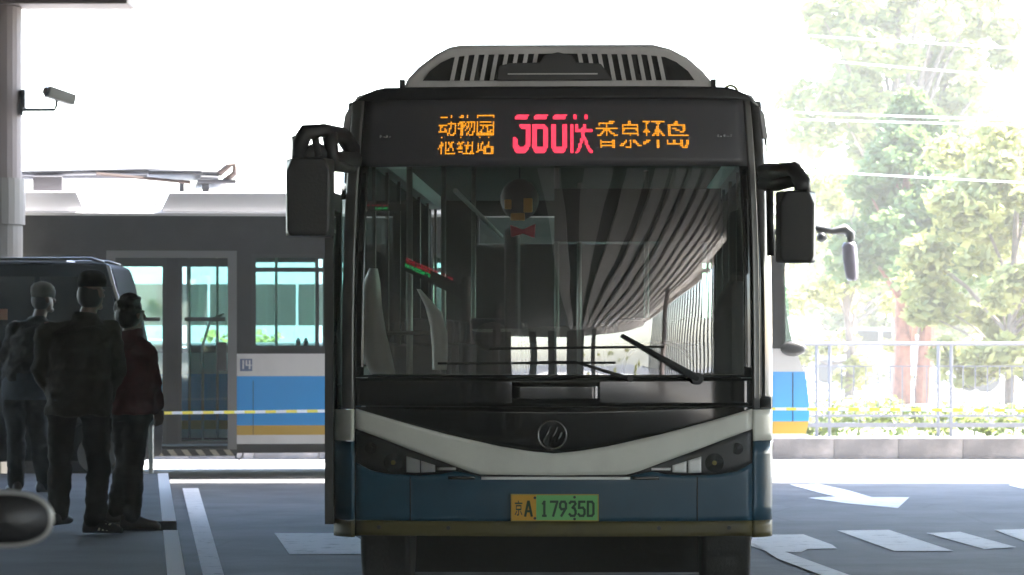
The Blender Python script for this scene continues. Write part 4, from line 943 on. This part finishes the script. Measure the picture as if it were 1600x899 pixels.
# ================================================================== PEOPLE
def remesh(mb, name, m, parent, vox, disp=0., smooth=4, seed=0, dsize=.12):
    o = mb.build(name, m, None)
    r_ = o.modifiers.new('r', 'REMESH'); r_.mode = 'VOXEL'; r_.voxel_size = vox
    s_ = o.modifiers.new('s', 'SMOOTH'); s_.iterations = smooth; s_.factor = .5
    dg = bpy.context.evaluated_depsgraph_get(); dg.update()
    me = bpy.data.meshes.new_from_object(o.evaluated_get(dg)); old = o.data; o.modifiers.clear(); o.data = me; bpy.data.meshes.remove(old)
    if disp:
        for v in me.vertices:
            c = v.co; k = noise.noise(Vector((c.x/dsize, c.y/dsize, c.z/(dsize*.6)))+Vector((seed*7, 0, 0))); k2 = noise.noise(Vector((c.x*22, c.y*22, c.z*30+seed)))
            v.co = c+v.normal*disp*(k+.35*k2)
    me.shade_smooth(); me.materials.clear(); me.materials.append(m); o.parent = parent; o.name = name
    return o
def cap_(mb, a, b, ra, rb, n=16):
    a, b = Vector(a), Vector(b); d = (b-a); L = d.length; d.normalize()
    pts = []; rs = []
    for k in range(5):
        t = k/4*PI/2; pts.append(a-d*ra*math.cos(t)); rs.append(max(.002, ra*math.sin(t)))
    for k in range(5):
        t = k/4*PI/2; pts.append(b+d*rb*math.sin(t)); rs.append(max(.002, rb*math.cos(t)))
    mb.tube(pts, rs, n)
def oring(cx, cy, z, rx, ry, th=0, n=28):
    return [(cx+rx*math.cos(t*2*PI/n)*math.cos(th)-ry*math.sin(t*2*PI/n)*math.sin(th), cy+rx*math.cos(t*2*PI/n)*math.sin(th)+ry*math.sin(t*2*PI/n)*math.cos(th), z) for t in range(n)]
M_skin = mat('skin', (.11,.062,.045), .55, var=.08, vscale=20)
def hand(mb, w_, e, fwd, curl=.6, side=1):
    """five fingers off a palm at wrist w_, e = elbow"""
    w_, e = Vector(w_), Vector(e); d = (w_-e).normalized(); f_ = Vector(fwd); f_ = (f_-d*f_.dot(d)).normalized(); s_ = d.cross(f_)*side
    pc = w_+d*.05; 
    for k in range(4):
        o = s_*0+f_*(.032-.021*k)
        cap_(mb, w_+f_*(.016-.01*k), pc+o+d*.035, .017, .012, 8)
        L = (.072, .08, .075, .058)[k]; p0 = pc+o+d*.04; inn = s_
        p1 = p0+(d*math.cos(curl*.5)+inn*math.sin(curl*.5))*L*.45; p2 = p1+(d*math.cos(curl*1.3)+inn*math.sin(curl*1.3))*L*.35; p3 = p2+(d*math.cos(curl*2)+inn*math.sin(curl*2))*L*.25
        cap_(mb, p0, p1, .0095, .0088, 8); cap_(mb, p1, p2, .0088, .008, 8); cap_(mb, p2, p3, .008, .007, 8)
    t0 = w_+f_*.02+d*.02; t1 = t0+(f_*.7+d*.6+s_*.4).normalized()*.045; t2 = t1+(f_*.3+d*.9+s_*.4).normalized()*.035
    cap_(mb, t0, t1, .013, .011, 8); cap_(mb, t1, t2, .011, .009, 8)
def person(loc, label, J, fac, jacket, trousers, shoe, vox=.009, jm=None, tm=None, sm=None, hem=.82, tw=.20, td=.13, seed=0, sw=1.):
    root = empty('person', loc, label, 'person')
    f2 = Vector((math.sin(fac), math.cos(fac), 0)); s2 = Vector((math.cos(fac), -math.sin(fac), 0))   # facing, right-hand side
    th = -fac
    hd = Vector(J['head']); b = MB()
    # head
    b.ell(tuple(hd+f2*-.012+Vector((0,0,.02))), (.078,.088,.105), 18, 12)
    b.ell(tuple(hd+f2*.028-Vector((0,0,.045))), (.055,.06,.075), 14, 9)
    cap_(b, hd+f2*.085+Vector((0,0,.012)), hd+f2*.105-Vector((0,0,.025)), .010, .015, 8)       # nose
    cap_(b, hd+f2*.075-Vector((0,0,.098)), hd+f2*.07-Vector((0,0,.10)), .022, .022, 8)       # chin
    for s_ in (-1, 1):
        b.ell(tuple(hd+s2*s_*.082-f2*.005-Vector((0,0,.012))), (.014+.01*abs(f2.x),.014+.01*abs(f2.y),.032), 10, 7)
        b.ell(tuple(hd+f2*.078+s2*s_*.03-Vector((0,0,-.012))), (.014,.014,.010), 8, 6)
        cap_(b, hd+f2*.082+s2*s_*.012-Vector((0,0,.055)), hd+f2*.084-Vector((0,0,.055)), .009, .010, 8)
    nk = Vector(J['neck']); cap_(b, nk-Vector((0,0,.04)), hd-Vector((0,0,.06))-f2*.01, .062, .052)
    ch = Vector(J['chest']); hp = Vector(J['hips'])
    b.loft([oring(hp.x, hp.y, hp.z-.08, tw*.72, td*.8, th), oring(hp.x, hp.y, hp.z+.05, tw*.8, td*.85, th), oring((hp.x+ch.x)/2, (hp.y+ch.y)/2, (hp.z+ch.z)/2, tw*.7, td*.75, th), oring(ch.x, ch.y, ch.z, tw*.85, td*.85, th), oring(nk.x, nk.y, nk.z-.06, tw*.6, td*.5, th)])
    for s_ in ('L', 'R'):
        sh, el, ha, hi, kn, an = [Vector(J[k+s_]) for k in ('sh','el','ha','hi','kn','an')]
        cap_(b, sh, el, .045, .038); cap_(b, el, ha, .038, .026); hand(b, ha, el, J.get('hf'+s_, f2), J.get('curl', .7), 1 if s_ == 'L' else -1)
        cap_(b, hi, kn, .085, .055); cap_(b, kn, an, .052, .038); t = Vector(J['toe'+s_]); cap_(b, an-Vector((0,0,.04)), an+t*.16-Vector((0,0,.05)), .035, .03)
    remesh(b, 'body', M_skin, root, vox, smooth=2)
    # trousers
    b = MB()
    b.loft([oring(hp.x, hp.y, hp.z-.12, tw*.85, td*1.02, th), oring(hp.x, hp.y, hp.z-.03, tw*.98, td*1.1, th), oring(hp.x, hp.y, hp.z+.1, tw*.9, td*1.02, th)])
    for s_ in ('L', 'R'):
        hi, kn, an = [Vector(J[k+s_]) for k in ('hi','kn','an')]
        m1 = hi.lerp(kn, .5)
        cap_(b, hi, m1, .108*sw, .096*sw); cap_(b, m1, kn, .096*sw, .082*sw); cap_(b, kn, kn.lerp(an, .6), .082*sw, .078*sw); cap_(b, kn.lerp(an, .6), an-Vector((0,0,.0)), .078*sw, .07*sw)
    remesh(b, 'trousers', tm, root, .013, .016, 5, seed)
    # jacket
    b = MB(); k_ = 1.12
    b.loft([oring(hp.x, hp.y, hem, tw*1.02*k_, td*1.18*k_, th), oring(hp.x, hp.y, hem+.1, tw*1.0*k_, td*1.15*k_, th), oring((hp.x+ch.x)/2, (hp.y+ch.y)/2, (hem+ch.z)/2, tw*.98*k_, td*1.12*k_, th), oring(ch.x, ch.y, ch.z, tw*1.02*k_, td*1.12*k_, th), oring(ch.x*.5+nk.x*.5, ch.y*.5+nk.y*.5, nk.z-.08, tw*.9*k_, td*.9*k_, th), oring(nk.x, nk.y, nk.z-.01, tw*.45, td*.6, th), oring(nk.x, nk.y, nk.z+.035, .075, .078, th)])
    for s_ in ('L', 'R'):
        sh, el, ha = [Vector(J[k+s_]) for k in ('sh','el','ha')]; sh = sh+Vector((0,0,-.035))
        cap_(b, sh, sh.lerp(el, .5), .085*sw, .074*sw); cap_(b, sh.lerp(el, .5), el, .074*sw, .066*sw); cap_(b, el, el.lerp(ha, .9), .066*sw, .05*sw)
        cap_(b, sh, Vector((nk.x, nk.y, nk.z-.05)), .07, .05)
    remesh(b, 'jacket', jm, root, .013, .020, 5, seed+3)
    for s_ in ('L', 'R'):
        an, t = Vector(J['an'+s_]), Vector(J['toe'+s_]); t.normalize(); q = Vector((-t.y, t.x, 0)); z0 = an.z-.085
        def sec(d, w1, h1): c = an+t*d; return [tuple(Vector((c.x, c.y, 0))+q*w1*math.cos(a_*PI/8)+Vector((0,0,z0+h1*.5+h1*.5*math.sin(a_*PI/8)))) for a_ in range(16)]
        sb_ = MB().loft([sec(-.085,.02,.06), sec(-.07,.036,.10), sec(-.02,.04,.115), sec(.04,.042,.10), sec(.10,.048,.075), sec(.16,.046,.06), sec(.195,.02,.035)])
        so2 = sb_.build('shoe', sm, root, smooth=True)
        J['_shoe'+s_] = so2
    return root, f2, s2, hd
def V3(u, v, s, o, y=0.): return ((u-o[0])/s, y, (o[1]-v)/s)
def cloth(name, c, var=.25): return mat(name, tuple(k*.42 for k in c), .9, spec=.2, var=var, vscale=9, bump=.4, bscale=160)
zp = .22
# heavy man, middle
s, o = 232., (125., 835.); Y0 = 23.3; q = P(125, 835, Y0)
J = dict(head=V3(144,456,s,o,0), neck=V3(134,497,s,o,0), chest=V3(124,535,s,o,0), hips=(-.01,.02,.92),
 shL=V3(74,512,s,o,0), elL=V3(64,575,s,o,.02), haL=V3(82,632,s,o,.20), shR=V3(172,512,s,o,.02), elR=V3(182,575,s,o,.03), haR=V3(158,628,s,o,.22),
 hiL=(-.12,.03,.86), knL=(-.15,.12,.48), anL=(-.19,.32,.13), toeL=(.25,.9,0), hiR=(.10,.0,.86), knR=(.125,.0,.47), anR=(.10,.0,.095), toeR=(.93,-.25,0))
r_, f2, s2, hd = person((q.x, Y0, zp), 'heavyset man with a dark cap and olive jacket standing with his back to us', J, R(38), None, None, None, jm=cloth('olive_jacket', (.045,.042,.033)), tm=cloth('black_trousers', (.014,.014,.017)), sm=mat('black_sneaker', (.015,.015,.016), .6), hem=.80, tw=.215, td=.16, seed=1)
cp_ = MB().loft([oring(hd.x-.005, hd.y-.005, hd.z+.035, .096, .102, -R(38)), oring(hd.x, hd.y, hd.z+.075, .098, .104, -R(38)), oring(hd.x, hd.y, hd.z+.12, .085, .09, -R(38)), oring(hd.x, hd.y, hd.z+.145, .05, .055, -R(38)), oring(hd.x, hd.y, hd.z+.152, .01, .01, -R(38))]).build('cap', cloth('black_cap', (.016,.016,.018)), r_, smooth=True)
br = MB().loft([[tuple(hd+f2*(.06+.11*math.cos(a_*PI/12)*k)+s2*(.082*math.sin(a_*PI/12)*k)+Vector((0,0,dz-.02*k))) for a_ in range(-6, 7)] for k, dz in ((1, .055), (1, .063))]).build('peak', MATS['black_cap'], cp_)
MB().ell(tuple(hd-f2*.022+Vector((0,0,-.02))), (.088,.090,.098)).build('hair', mat('hair_black', (.01,.01,.01), .6), r_, smooth=True)
M_str = mat('shoe_stripe', (.6,.6,.5), .5)
an = Vector(J['anR']); t = Vector((.93,-.25,0)).normalized(); qn = Vector((t.y, -t.x, 0))
for k in range(3):
    c = an+t*(.045+.03*k)+qn*.040+Vector((0,0,-.045)); 
    MB().add([c-t*.009+qn*.004+Vector((0,0,-.022)), c+t*.004+qn*.004+Vector((0,0,-.022)), c+t*.024-qn*.004+Vector((0,0,.026)), c+t*.011-qn*.004+Vector((0,0,.026)),
        c-t*.009-qn*.012+Vector((0,0,-.022)), c+t*.004-qn*.012+Vector((0,0,-.022)), c+t*.024-qn*.02+Vector((0,0,.026)), c+t*.011-qn*.02+Vector((0,0,.026))],
        [(0,1,2,3),(7,6,5,4),(0,4,5,1),(1,5,6,2),(2,6,7,3),(3,7,4,0)]).build('stripe', M_str, J['_shoeR'])
# woman in dark red
s, o = 226., (203., 830.); Y0 = 23.9; q = P(203, 830, Y0)
J = dict(head=V3(206,492,s,o,0), neck=V3(204,526,s,o,0), chest=V3(206,560,s,o,0), hips=(.01,.02,.87),
 shL=V3(186,540,s,o,.06), elL=V3(190,595,s,o,.2), haL=V3(210,640,s,o,.30), shR=V3(230,545,s,o,-.04), elR=V3(241,598,s,o,-.02), haR=V3(245,640,s,o,.04),
 hiL=(-.06,.05,.82), knL=(-.03,.06,.46), anL=(-.10,.02,.13), toeL=(.9,.3,0), hiR=(.05,-.02,.82), knR=(.02,.0,.45), anR=(.02,-.03,.09), toeR=(.95,-.1,0))
r_, f2, s2, hd = person((q.x, Y0, zp), 'woman with short curly dark hair in a dark red jacket beside the heavyset man', J, R(50), None, None, None, jm=cloth('maroon_jacket', (.11,.018,.025)), tm=cloth('dark_trousers', (.015,.015,.02)), sm=mat('dark_shoe', (.02,.017,.016), .5), hem=.80, tw=.175, td=.13, seed=2, sw=.92)
rnd = random.Random(4); hb_ = MB(); hb_.ell(tuple(hd-f2*.025+Vector((0,0,.045))), (.092,.095,.085)); hb_.ell(tuple(hd-f2*.03-Vector((0,0,.02))), (.094,.092,.09))
for i in range(70):
    a_, e_ = rnd.uniform(0, 2*PI), rnd.uniform(-.35, 1.5); d = Vector((math.cos(a_)*math.cos(e_), math.sin(a_)*math.cos(e_), math.sin(e_)))
    if d.dot(f2) > .55 and d.z < .6: continue
    hb_.ell(tuple(hd-f2*.02+Vector((0,0,.035))+Vector((d.x*.09, d.y*.09, d.z*.088))), (.024,.024,.022), 8, 6)
remesh(hb_, 'hair', MATS['hair_black'], r_, .007, .004, 1, 9)
h_ = V3(246,655,s,o,.04); tag(MB().box(-.035,.035,-.005,.005,-.07,.07).build('phone', mat('phone_case', (.25,.28,.30), .3), None, bevel=.004), 'pale smartphone held in the lowered hand of the woman in red', 'phone')
ph = bpy.data.objects['phone']; ph.location = (q.x+V3(224,652,s,o)[0], Y0+.30, zp+V3(224,655,s,o)[2]); ph.rotation_euler = (R(8), R(-14), R(20))
# man with pale cap, back left
s, o = 182., (42., 772.); Y0 = 29.4; q = P(42, 772, Y0)
J = dict(head=V3(68,470,s,o,0), neck=V3(58,503,s,o,0), chest=V3(48,530,s,o,0), hips=(-.02,.0,.92),
 shL=V3(24,512,s,o,.0), elL=V3(10,560,s,o,.02), haL=V3(22,602,s,o,.18), shR=V3(76,514,s,o,.03), elR=V3(84,560,s,o,.1), haR=V3(78,600,s,o,.24),
 hiL=(-.11,.0,.86), knL=(-.10,.05,.48), anL=(-.10,.02,.09), toeL=(-.4,.9,0), hiR=(.09,.0,.86), knR=(.10,.02,.47), anR=(.13,.12,.09), toeR=(.5,.8,0))
r_, f2, s2, hd = person((q.x, Y0, zp), 'person in a pale round cap and dark jacket standing farthest left', J, R(55), None, None, None, jm=cloth('charcoal_jacket', (.03,.03,.034)), tm=cloth('navy_trousers', (.016,.018,.026)), sm=MATS['dark_shoe'], hem=.96, tw=.20, td=.14, seed=3)
MB().loft([oring(hd.x-.005, hd.y, hd.z+.01, .092, .10, -R(55)), oring(hd.x-.005, hd.y, hd.z+.06, .102, .108, -R(55)), oring(hd.x-.01, hd.y, hd.z+.10, .096, .10, -R(55)), oring(hd.x-.012, hd.y, hd.z+.13, .068, .07, -R(55)), oring(hd.x-.012, hd.y, hd.z+.148, .015, .015, -R(55))]).build('cap', cloth('pale_cap', (.30,.28,.25)), r_, smooth=True)
MB().ell(tuple(hd-f2*.024+Vector((0,0,-.018))), (.086,.088,.088)).build('hair', mat('hair_grey', (.05,.05,.05), .7), r_, smooth=True)
hp_ = J['hips']
MB().loft([oring(hp_[0], hp_[1], .80, .235, .18, -R(55)), oring(hp_[0], hp_[1], .88, .24, .185, -R(55)), oring(hp_[0], hp_[1], 1.02, .232, .178, -R(55)), oring(hp_[0], hp_[1], 1.06, .2, .15, -R(55))]).build('denim_jacket_hem', cloth('denim', (.06,.085,.12)), r_, smooth=True)

# ================================================================== AIR
hz = MB().box(-160, 160, -150, 150, -1.0, 12.5).build('haze', mat('tmp', (1,1,1)), None)
hm = bpy.data.materials.new('haze_air'); hm.use_nodes = True; nt = hm.node_tree; nt.nodes.clear()
ho = nt.nodes.new('ShaderNodeOutputMaterial'); pv = nt.nodes.new('ShaderNodeVolumePrincipled'); pv.inputs['Color'].default_value = (1,.985,.93,1); pv.inputs['Density'].default_value = .0021; pv.inputs['Anisotropy'].default_value = .2
nt.links.new(pv.outputs[0], ho.inputs['Volume']); hz.data.materials.clear(); hz.data.materials.append(hm); hz['kind'] = 'stuff'
